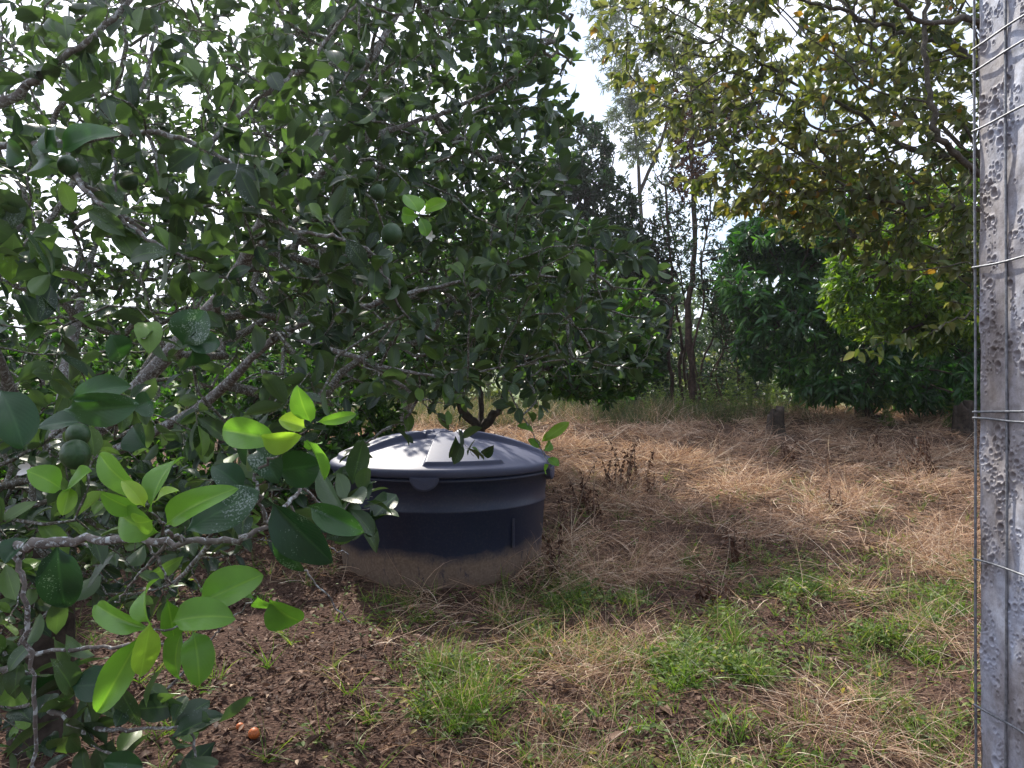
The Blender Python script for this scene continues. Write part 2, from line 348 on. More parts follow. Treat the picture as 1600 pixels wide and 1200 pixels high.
# ------------------------------------------------------------------ ground
def ss(a, b, x):
    t = np.clip((x - a) / (b - a), 0, 1); return t * t * (3 - 2 * t)
def ground_base(x, y):
    x = np.asarray(x, float); y = np.asarray(y, float)
    z = 0.0 + 0.10 * ss(4, 6, y) + 0.13 * np.clip(y - 6.0, 0, 7.2)
    z = np.where(y > 13.2, 0.10 + 0.13 * 7.2 - 0.05 * (y - 13.2) - 0.012 * np.clip(y - 13.2, 0, 14) ** 2, z)
    z = np.where(y > 27.2, 0.10 + 0.936 - 0.7 - 2.35 - 0.0 * y, z)
    hill = 8.0 * ss(60, 220, y) + 14 * ss(150, 500, y)
    return z + hill + 0.012 * np.clip(x, -6, 6) * ss(5, 12, y)
_NK = [(0.9, 0.035, 3.1), (2.1, 0.030, 7.7), (5.0, 0.014, 1.9), (12.0, 0.006, 9.1)]
def ground(x, y):
    x = np.asarray(x, float); y = np.asarray(y, float); z = ground_base(x, y)
    sh = z.shape; xf = x.ravel(); yf = y.ravel(); add = np.zeros(xf.size)
    for f, a, o in _NK:
        add += a * 2 * np.array([mn.noise(Vector((u * f + o, v * f - o, o))) for u, v in zip(xf, yf)])
    fade = np.clip(1.5 - yf / 60, 0.2, 1)
    return z + (add * fade).reshape(sh)

def ground_material():
    m, n, b = mat('soil'); t = nd(n, 'ShaderNodeTexCoord')
    n1 = nd(n, 'ShaderNodeTexNoise', Scale=1.2, Detail=5.0); n2 = nd(n, 'ShaderNodeTexNoise', Scale=38.0, Detail=8.0, Roughness=0.7)
    n3 = nd(n, 'ShaderNodeTexVoronoi', Scale=55.0)
    for q in (n1, n2, n3): n.links.new(t.outputs['Object'], q.inputs['Vector'])
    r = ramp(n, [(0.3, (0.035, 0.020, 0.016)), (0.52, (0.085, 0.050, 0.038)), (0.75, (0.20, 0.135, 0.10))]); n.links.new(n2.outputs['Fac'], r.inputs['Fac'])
    # brown thatch beyond six metres, darkened for the shade between the straw
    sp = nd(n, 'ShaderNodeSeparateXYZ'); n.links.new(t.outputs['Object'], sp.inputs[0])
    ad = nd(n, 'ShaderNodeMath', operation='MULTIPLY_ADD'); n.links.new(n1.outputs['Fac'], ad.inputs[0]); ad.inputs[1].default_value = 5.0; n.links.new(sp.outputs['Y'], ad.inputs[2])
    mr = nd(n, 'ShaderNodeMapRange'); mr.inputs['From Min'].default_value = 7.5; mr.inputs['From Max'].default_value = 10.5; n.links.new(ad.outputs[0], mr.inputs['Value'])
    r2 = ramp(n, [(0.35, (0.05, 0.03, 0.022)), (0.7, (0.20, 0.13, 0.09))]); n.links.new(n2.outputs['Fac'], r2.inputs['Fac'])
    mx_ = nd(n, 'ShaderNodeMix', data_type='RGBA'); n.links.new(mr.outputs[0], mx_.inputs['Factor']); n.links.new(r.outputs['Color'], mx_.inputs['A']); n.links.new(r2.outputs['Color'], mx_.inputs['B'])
    # green beyond the ridge
    mg = nd(n, 'ShaderNodeMapRange'); mg.inputs['From Min'].default_value = 14.5; mg.inputs['From Max'].default_value = 18; n.links.new(sp.outputs['Y'], mg.inputs['Value'])
    r3 = ramp(n, [(0.35, (0.07, 0.11, 0.03)), (0.65, (0.17, 0.21, 0.06))]); n.links.new(n2.outputs['Fac'], r3.inputs['Fac'])
    mx2 = nd(n, 'ShaderNodeMix', data_type='RGBA'); n.links.new(mg.outputs[0], mx2.inputs['Factor']); n.links.new(mx_.outputs['Result'], mx2.inputs['A']); n.links.new(r3.outputs['Color'], mx2.inputs['B'])
    n.links.new(mx2.outputs['Result'], b.inputs['Base Color']); b.inputs['Roughness'].default_value = 0.95; b.inputs['Specular IOR Level'].default_value = 0.1
    am = nd(n, 'ShaderNodeMath', operation='ADD'); n.links.new(n2.outputs['Fac'], am.inputs[0]); n.links.new(n3.outputs['Distance'], am.inputs[1])
    bu = nd(n, 'ShaderNodeBump', Strength=0.9, Distance=0.02); n.links.new(am.outputs[0], bu.inputs['Height']); n.links.new(bu.outputs[0], b.inputs['Normal'])
    return m
def build_ground():
    xs = np.concatenate([-np.geomspace(600, 6, 22), np.linspace(-5.9, 8.9, 240), np.geomspace(9, 600, 22)])
    ys = np.concatenate([[-30, -10, -4, 0], np.linspace(1.2, 14.5, 230), np.linspace(14.7, 30, 40), np.geomspace(31, 700, 30)])
    X, Y = np.meshgrid(xs, ys, indexing='ij'); Z = ground(X, Y)
    V = np.stack([X, Y, Z], -1).reshape(-1, 3); a, b_ = len(xs), len(ys)
    i = np.arange(a - 1)[:, None] * b_; j = np.arange(b_ - 1)[None]
    F = np.stack([i + j, i + b_ + j, i + b_ + j + 1, i + j + 1], -1).reshape(-1, 4)
    tag(Geo().add(V, F).build('ground', ground_material()), kind='structure')
build_ground()
GZ = lambda x, y: float(ground(np.array([x]), np.array([y]))[0])
def on_ground(x, y, dz=0.0): return np.array([x, y, GZ(x, y) + dz])

# ------------------------------------------------------------------ water tank
def lathe(prof, n=96, f=None):
    prof = np.array(prof); th = np.arange(n) * 2 * math.pi / n
    R = prof[:, 0][:, None] * np.ones(n); Z = prof[:, 1][:, None] * np.ones(n)
    if f is not None: R, Z = f(R, Z, th[None])
    V = np.stack([R * np.sin(th), -R * np.cos(th), Z], -1).reshape(-1, 3)     # theta 0 faces the camera
    k = len(prof); i = np.arange(k - 1)[:, None] * n; j = np.arange(n)[None]; j2 = (j + 1) % n
    return V, np.stack([i + j, i + j2, i + n + j2, i + n + j], -1).reshape(-1, 4)

def tank_material(name, mud):
    m, n, b = mat(name); t = nd(n, 'ShaderNodeTexCoord')
    n1 = nd(n, 'ShaderNodeTexNoise', Scale=3.0, Detail=6.0, Roughness=0.6); n2 = nd(n, 'ShaderNodeTexNoise', Scale=60.0, Detail=5.0)
    mp_ = nd(n, 'ShaderNodeMapping'); mp_.inputs['Scale'].default_value = (1, 1, 0.3)
    n.links.new(t.outputs['Object'], mp_.inputs[0]); n.links.new(mp_.outputs[0], n1.inputs['Vector']); n.links.new(t.outputs['Object'], n2.inputs['Vector'])
    r = ramp(n, [(0.3, (0.010, 0.016, 0.042)), (0.7, (0.018, 0.027, 0.062))] if mud else [(0.3, (0.034, 0.042, 0.085)), (0.7, (0.058, 0.068, 0.120))]); n.links.new(n1.outputs['Fac'], r.inputs['Fac']); c = r.outputs['Color']  # one plastic: body colour darkened for shade, lid colour lightened for daylight
    dr = ramp(n, [(0.5, (0, 0, 0)), (0.72, (0.35, 0.35, 0.35))]); n.links.new(n2.outputs['Fac'], dr.inputs['Fac'])
    md = nd(n, 'ShaderNodeMix', data_type='RGBA'); md.inputs['B'].default_value = (0.07, 0.07, 0.085, 1)
    n.links.new(dr.outputs['Color'], md.inputs['Factor']); n.links.new(c, md.inputs['A']); c = md.outputs['Result']
    if mud:
        sp = nd(n, 'ShaderNodeSeparateXYZ'); n.links.new(t.outputs['Object'], sp.inputs[0])
        n3 = nd(n, 'ShaderNodeTexNoise', Scale=3.0, Detail=3.0, Roughness=0.5); n.links.new(t.outputs['Object'], n3.inputs['Vector'])
        ad = nd(n, 'ShaderNodeMath', operation='MULTIPLY_ADD'); n.links.new(n3.outputs['Fac'], ad.inputs[0]); ad.inputs[1].default_value = 0.28; n.links.new(sp.outputs['Z'], ad.inputs[2])
        mr = nd(n, 'ShaderNodeMapRange'); mr.inputs['From Min'].default_value = 0.31; mr.inputs['From Max'].default_value = 0.40
        mr.inputs['To Min'].default_value = 0.9; mr.inputs['To Max'].default_value = 0.0; n.links.new(ad.outputs[0], mr.inputs['Value'])
        mm = nd(n, 'ShaderNodeMix', data_type='RGBA'); n4 = ramp(n, [(0.3, (0.17, 0.115, 0.08)), (0.7, (0.28, 0.20, 0.145))]); n.links.new(n2.outputs['Fac'], n4.inputs['Fac'])
        n.links.new(n4.outputs['Color'], mm.inputs['B']); n.links.new(mr.outputs[0], mm.inputs['Factor']); n.links.new(c, mm.inputs['A']); c = mm.outputs['Result']
        mp2 = nd(n, 'ShaderNodeMapping'); mp2.inputs['Scale'].default_value = (1, 1, 0.25); n.links.new(t.outputs['Object'], mp2.inputs[0])
        n5 = nd(n, 'ShaderNodeTexNoise', Scale=22.0, Detail=7.0, Roughness=0.7); n.links.new(mp2.outputs[0], n5.inputs['Vector'])
        r5 = ramp(n, [(0.30, (0.0, 0.0, 0.0)), (0.44, (1, 1, 1))]); n.links.new(n5.outputs['Fac'], r5.inputs['Fac'])
        m5 = nd(n, 'ShaderNodeMath', operation='MULTIPLY'); n.links.new(mr.outputs[0], m5.inputs[0]); n.links.new(r5.outputs['Color'], m5.inputs[1]); n.links.new(m5.outputs[0], mm.inputs['Factor'])
        rr = nd(n, 'ShaderNodeMapRange'); rr.inputs['From Max'].default_value = 0.9; rr.inputs['To Min'].default_value = 0.42; rr.inputs['To Max'].default_value = 0.9
        n.links.new(mr.outputs[0], rr.inputs['Value']); n.links.new(rr.outputs[0], b.inputs['Roughness'])
    else: b.inputs['Roughness'].default_value = 0.55
    n.links.new(c, b.inputs['Base Color'])
    bu = nd(n, 'ShaderNodeBump', Strength=0.06, Distance=0.004); n.links.new(n2.outputs['Fac'], bu.inputs['Height']); n.links.new(bu.outputs[0], b.inputs['Normal'])
    return m

def build_tank():
    cx, cy = at(692, 0, 6.2)[0], 6.2
    base = np.array([cx, cy, 0.10])
    T = empty('water_tank', base, 'round dark blue plastic water tank with domed ribbed lid and a mud stained foot', 'water tank')
    rim = CAMZ + (605 - 716) / FPX * 6.2 - base[2]          # rim height over base
    body = [(0.76, -0.3), (0.815, 0.0), (0.826, 0.10), (0.850, rim * 0.615), (0.860, rim * 0.625), (0.860, rim * 0.645), (0.854, rim * 0.655), (0.874, rim - 0.10),
            (0.894, rim - 0.095), (0.899, rim - 0.075), (0.88, rim - 0.07), (0.88, rim - 0.02)]
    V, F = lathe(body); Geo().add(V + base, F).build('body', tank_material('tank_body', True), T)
    # lid: raised wedges between -5 and 38 degrees, repeated every quarter turn
    def f(R, Z, th):
        deg = (np.degrees(th) + 5) % 90
        rel = R / 0.92
        ang = ss(0, 2.0, deg) * (1 - ss(41, 43, deg))
        rad = ss(0.10, 0.24, rel) * (1 - ss(0.925, 0.94, rel))
        hub = (1 - ss(0.17, 0.185, rel))
        return R, Z + (0.064 - 0.042 * np.clip(rel, 0, 1) ** 2) * ang * rad + 0.034 * hub
    rs = np.concatenate([np.linspace(0.0005, 0.16, 8), np.linspace(0.165, 0.20, 7), np.linspace(0.22, 0.92, 22), np.linspace(0.925, 0.945, 6), [0.96, 0.98]])
    prof = [(r * 0.92, rim + 0.178 * (1 - r ** 2.2)) for r in rs] + [(0.918, rim - 0.004), (0.922, rim - 0.018), (0.921, rim - 0.05), (0.913, rim - 0.058), (0.90, rim - 0.056), (0.895, rim - 0.02)]
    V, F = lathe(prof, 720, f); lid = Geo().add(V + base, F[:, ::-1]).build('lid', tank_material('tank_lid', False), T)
    # locking tabs under the rim
    for dg in (-3, 78, 170, 262):
        a = math.radians(dg); g = Geo(); r0 = 0.903; q = []
        pts = [(-0.105, 0)] + [(0.105 * math.cos(t), -0.105 * 0.95 * math.sin(t)) for t in np.linspace(math.pi, 0, 15)][1:-1] + [(0.105, 0)]
        n = len(pts); vs = []
        for off, s in ((0.0, 1.0), (0.026, 1.0), (0.034, 0.86)):
            for (u, zz) in pts:
                th = a + u * s / r0; r = r0 + off - 0.02 * (1 if off == 0 else 0)
                vs.append([r * math.sin(th), -r * math.cos(th), rim - 0.05 + zz * s])
        cth = a; vs += [[(r0 + 0.034) * math.sin(cth), -(r0 + 0.034) * math.cos(cth), rim - 0.05 - 0.03]]
        fs = []
        for L_ in range(2):
            for i in range(n):
                j = (i + 1) % n; fs.append([L_ * n + i, L_ * n + j, (L_ + 1) * n + j, (L_ + 1) * n + i])
        c = len(vs) - 1
        for i in range(n):
            j = (i + 1) % n; fs.append([2 * n + i, 2 * n + j, c, c])
        me = bpy.data.meshes.new('locking_tab'); me.from_pydata([tuple(v) for v in vs], [], [f if f[2] != f[3] else f[:3] for f in fs])
        me.materials.append(bpy.data.materials['tank_lid']); ob = bpy.data.objects.new('locking_tab', me); COL.objects.link(ob); ob.parent = T
    # raised moulded strip low on the side
    g = Geo(); a = math.radians(44); P = np.array([[(0.866 - 0.000) * math.sin(a), -0.866 * math.cos(a), z] for z in np.linspace(0.24, 0.46, 6)])
    P[:, 0] *= 0.975; P[:, 1] *= 0.975
    g.add(*tube(P + base, np.full(6, 0.014), 8)); g.build('moulded_strip', bpy.data.materials['tank_body'], T)
build_tank()

# ------------------------------------------------------------------ concrete post and wire mesh at the right edge
def post_material():
    m, n, b = mat('weathered_concrete'); t = nd(n, 'ShaderNodeTexCoord')
    a = nd(n, 'ShaderNodeTexNoise', Scale=14.0, Detail=6.0, Roughness=0.6); c = nd(n, 'ShaderNodeTexNoise', Scale=90.0, Detail=6.0, Roughness=0.7)
    mp_ = nd(n, 'ShaderNodeMapping'); mp_.inputs['Scale'].default_value = (1, 1, 0.4); n.links.new(t.outputs['Object'], mp_.inputs[0]); n.links.new(mp_.outputs[0], a.inputs['Vector']); n.links.new(t.outputs['Object'], c.inputs['Vector'])
    r = ramp(n, [(0.36, (0.215, 0.19, 0.185)), (0.48, (0.32, 0.31, 0.335)), (0.62, (0.40, 0.435, 0.53))]); n.links.new(a.outputs['Fac'], r.inputs['Fac'])
    r2 = ramp(n, [(0.35, (0.55, 0.52, 0.50)), (0.6, (1, 1, 1))]); n.links.new(c.outputs['Fac'], r2.inputs['Fac'])
    x = nd(n, 'ShaderNodeMix', data_type='RGBA', blend_type='MULTIPLY'); x.inputs['Factor'].default_value = 0.9
    n.links.new(r.outputs['Color'], x.inputs['A']); n.links.new(r2.outputs['Color'], x.inputs['B']); n.links.new(x.outputs['Result'], b.inputs['Base Color'])
    b.inputs['Roughness'].default_value = 0.7
    bu = nd(n, 'ShaderNodeBump', Strength=0.5, Distance=0.0015); n.links.new(c.outputs['Fac'], bu.inputs['Height']); n.links.new(bu.outputs[0], b.inputs['Normal'])
    return m
PA = np.array([(1529 - 800) / FPX * 0.78, 0.78]); PD = np.array([0.0866, -0.9962]); PN = np.array([-0.9962, -0.0866])
def build_post():
    rng = np.random.default_rng(5)
    base = np.array([PA[0] + 0.05, 0.73, 0.0])
    T = empty('fence_post', base, 'pitted grey blue concrete fence post at the right edge behind wire mesh', 'post')
    w_, h0, h1 = 0.10, 0.02, 2.6
    us = np.concatenate([np.linspace(0, 0.07, 90), np.linspace(0.073, w_, 8)]); zs = np.concatenate([np.linspace(h0, 0.95, 40), np.linspace(0.96, 2.15, 1300), np.linspace(2.16, h1, 30)])
    U, Z = np.meshgrid(us, zs, indexing='ij'); D = np.zeros_like(U)
    D += 0.0006 * np.sin(Z * 90 + 3 * np.sin(U * 60)) + 0.0008 * np.sin(U * 120 + Z * 31)
    # pits with raised lips, crowded in patches
    k = 0; edge = 0.004
    for _ in range(9000):
        u0 = rng.uniform(0.003, 0.075); z0 = rng.uniform(0.96, 2.14)
        if mn.noise(Vector((u0 * 40, z0 * 14, 2.0))) < 0.12 * rng.normal() + 0.02: continue
        r0 = min(0.0042, 0.00135 * math.exp(rng.normal(0, 0.4)))
        i0 = np.searchsorted(us, u0 - 2.4 * r0); i1 = np.searchsorted(us, u0 + 2.4 * r0)
        j0 = np.searchsorted(zs, z0 - 2.4 * r0); j1 = np.searchsorted(zs, z0 + 2.4 * r0)
        if i1 <= i0 or j1 <= j0: continue
        q = np.hypot(U[i0:i1, j0:j1] - u0, (Z[i0:i1, j0:j1] - z0) * 0.85) / r0
        D[i0:i1, j0:j1] += -0.9 * r0 * np.exp(-q ** 4) + 0.3 * r0 * np.exp(-(q - 1.35) ** 2 * 6)
        k += 1
        if k > 1500: break
    D = np.clip(D, -0.007, 0.0025)
    # rounded arris at the far edge
    D -= 0.003 * (1 - np.clip(U / 0.003, 0, 1)) ** 2
    P = np.stack([PA[0] + PD[0] * U + PN[0] * D, PA[1] + PD[1] * U + PN[1] * D, Z], -1)
    a, b_ = P.shape[:2]; i = np.arange(a - 1)[:, None] * b_; j = np.arange(b_ - 1)[None]
    F = np.stack([i + j, i + j + 1, i + b_ + j + 1, i + b_ + j], -1).reshape(-1, 4)
    g = Geo().add(P.reshape(-1, 3), F)
    # back, side and top faces of the post
    L0 = P[0, 0, :2]; L1 = P[-1, 0, :2]; bk = -PN * 0.10
    c = [L0, L1, L1 + bk, L0 + bk]; V = [[*q, z] for z in (h0, h1) for q in c]
    g.add(np.array(V), np.array([[1, 2, 6, 5], [2, 3, 7, 6], [3, 0, 4, 7], [4, 5, 6, 7]]))
    g.build('shaft', post_material(), T, smooth=True)
def build_wire():
    T_b = np.array([PA[0], 0.78, 0.0]); g = Geo()
    off = PN * 0.0022
    def pt(t, z, e=0.0): return [PA[0] + PD[0] * t + off[0] + PN[0] * e, PA[1] + PD[1] * t + off[1] + PN[1] * e, z]
    zz = np.linspace(0.3, 2.5, 60); rng = np.random.default_rng(3)
    parts = []
    for n_, t0 in enumerate((-0.001, 0.041, 0.083, 0.125, 0.167, 0.209, 0.251)):
        wob = 0.0008 * np.sin(zz * 9 + n_) + 0.0014 * np.sin(zz * 3.1 + 2 * n_)
        parts.append(tube(np.array([pt(t0 + w_, z) for z, w_ in zip(zz, wob)]), np.full(60, 0.00135), 8))
    for z in (0.45, 0.60, 0.755, 0.908, 1.06, 1.216, 1.369, 1.517, 1.676, 1.821, 1.884, 1.908, 2.03, 2.18, 2.33):
        ts = np.linspace(-0.002, 0.255, 24)
        parts.append(tube(np.array([pt(t, z + 0.0008 * math.sin(t * 60 + z * 9), 0.0026) for t in ts]), np.full(24, 0.0012), 8))
    ts = np.linspace(-0.002, 0.255, 24)
    parts.append(tube(np.array([pt(t, 1.524 - 0.00 * t + 0.002 * t / 0.05, 0.0026) for t in ts]), np.full(24, 0.0012), 8))
    for p in parts: g.add(*p)
    o = g.build('wire_mesh', M['wire'], None, origin=T_b)
    tag(o, 'rusty galvanised wire mesh stretched over the concrete post at the right', 'wire mesh')
build_post(); build_wire()

def E(px, py, d, rx, ry, rz, w=1.0):      # ellipsoid given by where its middle is seen and its size in metres
    return (tuple(at(px, py, d)), (rx, ry, rz), w)

# ------------------------------------------------------------------ near citrus tree
def build_near_citrus():
    rng = np.random.default_rng(11)
    base = on_ground(-2.1, 3.3)
    T = empty('citrus_tree', base, 'large lemon tree in the left foreground with lichen covered branches and bright new leaves', 'tree')
    # trunk and main limbs: path, start radius, end radius
    top = np.array([-2.0, 3.2, 1.15])
    trunk = [base + (0, 0, -0.15), base + (0.03, 0, 0.5), top]
    g = Geo(); p, r = smooth_path(trunk, [0.13, 0.11, 0.10], 5, 0.006, rng); g.add(*tube(p, r, 14)); g.build('trunk', M['darkbark'], T)
    hand = [
        # from the trunk forwards and across: the long diagonal
        ([top, (-2.0, 2.5, 1.75), at(-80, 270, 1.75), at(100, 225, 1.6), at(230, 208, 1.5), at(325, 235, 1.5), at(380, 275, 1.5), at(430, 330, 1.5), at(452, 357, 1.52), at(520, 370, 1.55), at(580, 395, 1.6), at(605, 440, 1.62), at(632, 492, 1.65), at(675, 532, 1.7)], 0.045, 0.0032),
        ([at(325, 235, 1.5), at(360, 190, 1.55), at(440, 125, 1.6), at(480, 105, 1.65), at(515, 55, 1.7), at(560, 0, 1.75), at(620, -60, 1.9)], 0.0075, 0.004),
        ([top, (-1.7, 2.3, 1.9), at(-60, 220, 1.7), at(30, 145, 1.65), at(110, 82, 1.6), at(190, 14, 1.6), at(260, -60, 1.7)], 0.035, 0.006),
        ([at(60, 235, 1.62), at(150, 300, 1.7), at(225, 360, 1.8), at(280, 335, 1.85), at(330, 320, 1.9), at(400, 313, 1.95), at(470, 305, 2.0), at(560, 290, 2.1), at(640, 272, 2.2)], 0.010, 0.003),
        ([at(400, 313, 1.95), at(450, 270, 1.95), at(500, 220, 2.0), at(550, 190, 2.0), at(600, 192, 2.05), at(640, 208, 2.1)], 0.007, 0.003),
        ([at(100, 225, 1.6), at(130, 292, 1.45), at(200, 350, 1.4), at(262, 388, 1.35), at(325, 408, 1.35), at(350, 395, 1.4)], 0.0085, 0.003),
        ([at(-60, 220, 1.7), at(10, 320, 1.4), at(30, 350, 1.3), at(20, 400, 1.28), at(75, 435, 1.25), at(92, 490, 1.25), at(98, 520, 1.25)], 0.011, 0.002),
        ([at(230, 208, 1.5), at(262, 310, 1.5), at(286, 350, 1.5), at(297, 440, 1.5), at(310, 500, 1.5)], 0.006, 0.002),
        ([at(190, 208, 1.53), at(222, 130, 1.7), at(238, 60, 1.8), at(255, -30, 1.9)], 0.008, 0.004),
        ([at(175, 212, 1.55), at(180, 280, 1.5), at(193, 345, 1.5)], 0.006, 0.003),
        # centre limbs, two to three metres off
        ([top, (-1.2, 3.0, 1.9), at(420, 330, 2.7), at(560, 120, 2.8), at(620, 20, 2.9), at(660, -80, 3.0)], 0.06, 0.012),
        ([top, (-1.3, 3.0, 1.45), at(440, 520, 2.7), at(600, 470, 2.6), at(720, 440, 2.6), at(830, 430, 2.7), at(930, 440, 2.8)], 0.045, 0.004),
        ([(-1.2, 3.0, 1.9), at(520, 250, 2.9), at(680, 180, 3.0), at(790, 130, 3.1), at(850, 70, 3.2), at(890, 20, 3.2)], 0.03, 0.004),
        ([at(440, 520, 2.7), at(560, 560, 2.5), at(660, 585, 2.5), at(780, 575, 2.6), at(900, 560, 2.8)], 0.018, 0.003),
        ([top, (-2.2, 2.8, 2.2), (-2.1, 2.6, 2.9), (-1.9, 2.4, 3.5)], 0.055, 0.02),
        ([top, (-2.3, 3.9, 1.9), (-2.4, 4.4, 2.7)], 0.055, 0.02),
        # low grey branches near the ground
        ([top + (0, 0, -0.25), (-1.6, 2.2, 1.2), (-0.95, 1.3, 1.28), at(15, 853, 1.0), at(100, 848, 0.97), at(200, 843, 0.95), at(290, 846, 0.93), at(380, 838, 0.93), at(440, 800, 0.95), at(470, 760, 1.0)], 0.03, 0.0035),
        ([(-1.6, 2.2, 1.2), (-1.05, 1.3, 1.1), at(-20, 1050, 1.15), at(50, 1021, 1.12), at(150, 1010, 1.1), at(250, 1003, 1.08), at(330, 1000, 1.1)], 0.014, 0.002),
        ([(-1.05, 1.3, 1.1), at(-30, 1010, 1.2), at(50, 1055, 1.15), at(125, 1062, 1.15)], 0.008, 0.0035),
        ([(-1.05, 1.3, 1.1), at(-30, 1090, 1.3), at(60, 1102, 1.25), at(125, 1130, 1.2), at(200, 1138, 1.2), at(290, 1138, 1.2), at(312, 1195, 1.2)], 0.010, 0.003),
        ([at(125, 1130, 1.2), at(160, 1165, 1.2), at(235, 1205, 1.2)], 0.006, 0.003),
        ([at(15, 853, 1.0), at(38, 900, 1.0), at(45, 1000, 1.02), at(53, 1090, 1.05), at(60, 1210, 1.1)], 0.0055, 0.0035),
        ([at(230, 845, 0.95), at(246, 880, 0.97), at(275, 925, 1.0)], 0.0035, 0.0015),
        ([at(262, 845, 0.95), at(210, 905, 1.0), at(180, 940, 1.05)], 0.003, 0.0015),
        ([at(330, 843, 0.93), at(275, 910, 1.0), at(262, 900, 1.0)], 0.005, 0.002),
        ([at(290, 846, 0.93), at(262, 832, 0.86), at(235, 792, 0.82), at(222, 770, 0.81)], 0.0032, 0.002),
        ([at(420, 818, 0.94), at(400, 770, 0.9), at(402, 735, 0.9), at(440, 700, 0.88), at(465, 665, 0.88), at(492, 628, 0.87)], 0.0035, 0.0015),
        ([at(330, 1000, 1.1), at(345, 975, 1.0), at(300, 978, 0.9), at(236, 984, 0.86)], 0.0022, 0.0016),
        ([at(330, 975, 0.95), at(375, 955, 0.93), at(400, 925, 0.92)], 0.002, 0.0013),
        ([at(430, 820, 0.95), at(463, 880, 1.0), at(500, 922, 1.0), at(548, 972, 1.02)], 0.0035, 0.0012),
        ([at(470, 760, 1.0), at(520, 800, 1.2), at(555, 795, 1.25), at(600, 796, 1.3)], 0.003, 0.0012),
        ([at(520, 800, 1.2), at(550, 785, 1.22), at(582, 776, 1.25)], 0.002, 0.001),
        ([at(455, 790, 1.0), at(495, 842, 1.05), at(545, 866, 1.1)], 0.0025, 0.001),
        ([at(310, 1030, 1.3), at(250, 1095, 1.35), at(310, 1120, 1.35)], 0.004, 0.002),
        # dark twigs drooping over the tank
        ([at(560, 560, 2.5), at(650, 625, 2.6), at(590, 680, 2.7), at(560, 697, 2.7), at(532, 740, 2.7), at(518, 770, 2.7)], 0.010, 0.004),
        ([at(655, 584, 2.5), at(660, 625, 2.6), at(682, 647, 2.65), at(716, 678, 2.7), at(741, 713, 2.7)], 0.005, 0.0012),
        ([at(660, 625, 2.6), at(700, 628, 2.7), at(740, 612, 2.7)], 0.004, 0.001),
        ([at(780, 575, 2.6), at(800, 620, 2.7), at(825, 665, 2.8), at(847, 705, 2.85), at(862, 735, 2.9)], 0.005, 0.002),
    ]
    seeds = []; spath = []; srad = []
    for path, r0, r1 in hand:
        P = np.array([np.asarray(q, float) for q in path]); R = np.geomspace(r0, r1, len(P))
        if len(P) > 9: R = np.concatenate([np.geomspace(r0, 0.0095, 4), np.linspace(0.0085, r1, len(P) - 4)]) if r0 > 0.02 else R
        p, r = smooth_path(P, R, 6, 0.0025, rng)
        gg = Geo().add(*tube(p, 0.68 * r * rng.uniform(0.9, 1.15, len(r)), 9)); gg.build('branch', M['citrusbark'], T)
        seeds.append(p[::2]); srad.append(r[::2]); spath.append(np.linalg.norm(p[::2] - top, axis=1) * 0.8)
    seeds = np.concatenate(seeds); srad = np.concatenate(srad); spath = np.concatenate(spath)
    # crown volume
    def okc(p):
        d = p[:, 1]; px = 800 + p[:, 0] / np.maximum(d, .1) * FPX; py = 605 - (p[:, 2] - CAMZ) / np.maximum(d, .1) * FPX
        near = (d < 0.95) & (np.abs(px - 800) < 900)
        low = (py > 640) & (px > 500) & (d < 6)
        low |= (py > 560 + (1060 - px) * 0.25) & (px > 860)
        open_low = ((py > 960) & (px > 60)) | ((py > 860) & (px > 400))
        gate = (px > 900 + 0.0 * py) & (py < 330)
        behind = d < 0.3
        return ~(near | low | open_low | gate | behind)
    cl = clumpy(1.7, -0.07, 4.0)
    acc = lambda p: okc(p) & (cl(p) | (p[:, 0] > -1.1 * p[:, 1] * .25) | (p[:, 1] > 3.3)) & ~((p[:, 1] < 1.6) & (p[:, 2] > CAMZ + .03) & (rng.uniform(size=len(p)) < .8))
    ells = [((-1.9, 3.1, 2.5), (2.1, 2.0, 1.8), 8.0), ((-1.7, 4.7, 2.6), (1.7, .9, 1.2), 5.0), ((-0.2, 3.7, 1.95), (1.0, .6, .5), 2.5),
            ((-0.35, 2.9, 2.2), (0.85, 0.9, 1.05), 4.0),
            E(730, 140, 3.7, .65, .6, .8, 3.2), E(610, 40, 3.9, .8, .6, .7, 2.5), E(160, 130, 4.0, 1.5, .8, 1.3, 8.5), E(100, 400, 4.2, 1.5, .8, .9, 3.5), E(330, 250, 4.3, 1.2, .8, 1.2, 4.5),
            ((-0.35, 3.3, 3.0), (0.95, 0.9, 0.9), 5.0), ((-0.45, 3.6, 2.3), (0.8, 0.8, 0.5), 3.0),
            ((-1.0, 1.75, 1.75), (0.75, 0.65, 0.75), 2.6),
            ((-1.1, 1.8, 2.6), (1.0, 0.8, 0.7), 1.5),
            ((-1.3, 1.9, 1.0), (0.6, 0.7, 0.4), 0.9), ((-1.75, 2.7, .85), (.95, .55, .6), 2.6),
            ((0.15, 2.9, 1.85), (0.55, 0.5, 0.42), 1.5)]
    pts = blob_points(ells, 6300, rng, 0.25, acc)
    X, par, path = grow(seeds, spath, pts, 0.25)
    ns = len(seeds)
    tw, R, kids = woodwork(X, par, path, ns, 0.0013, 0.02, 2.0, 5, 2, 0.012, rng, rseed=srad)
    tw.build('twigs', M['twig'], T)
    g = Geo()
    dep = X[:, 1]
    g.add(*twig_leaves(X, par, R, ns, 6, 0.068, rng, thr=0.006, bare=.2, up=0.7, spread=0.95, wr=0.52, maxlen=0.16, accept=okc, nu=5, nv=4, curl=0.45, fold=0.4, wave=0.015))
    g.build('crown', M['citrus'], T)
    # extra sprigs on the hand laid branches
    Ps = seeds[(seeds[:, 1] > 1.1) & (seeds[:, 1] < 3.0) & (srad < 0.02)]
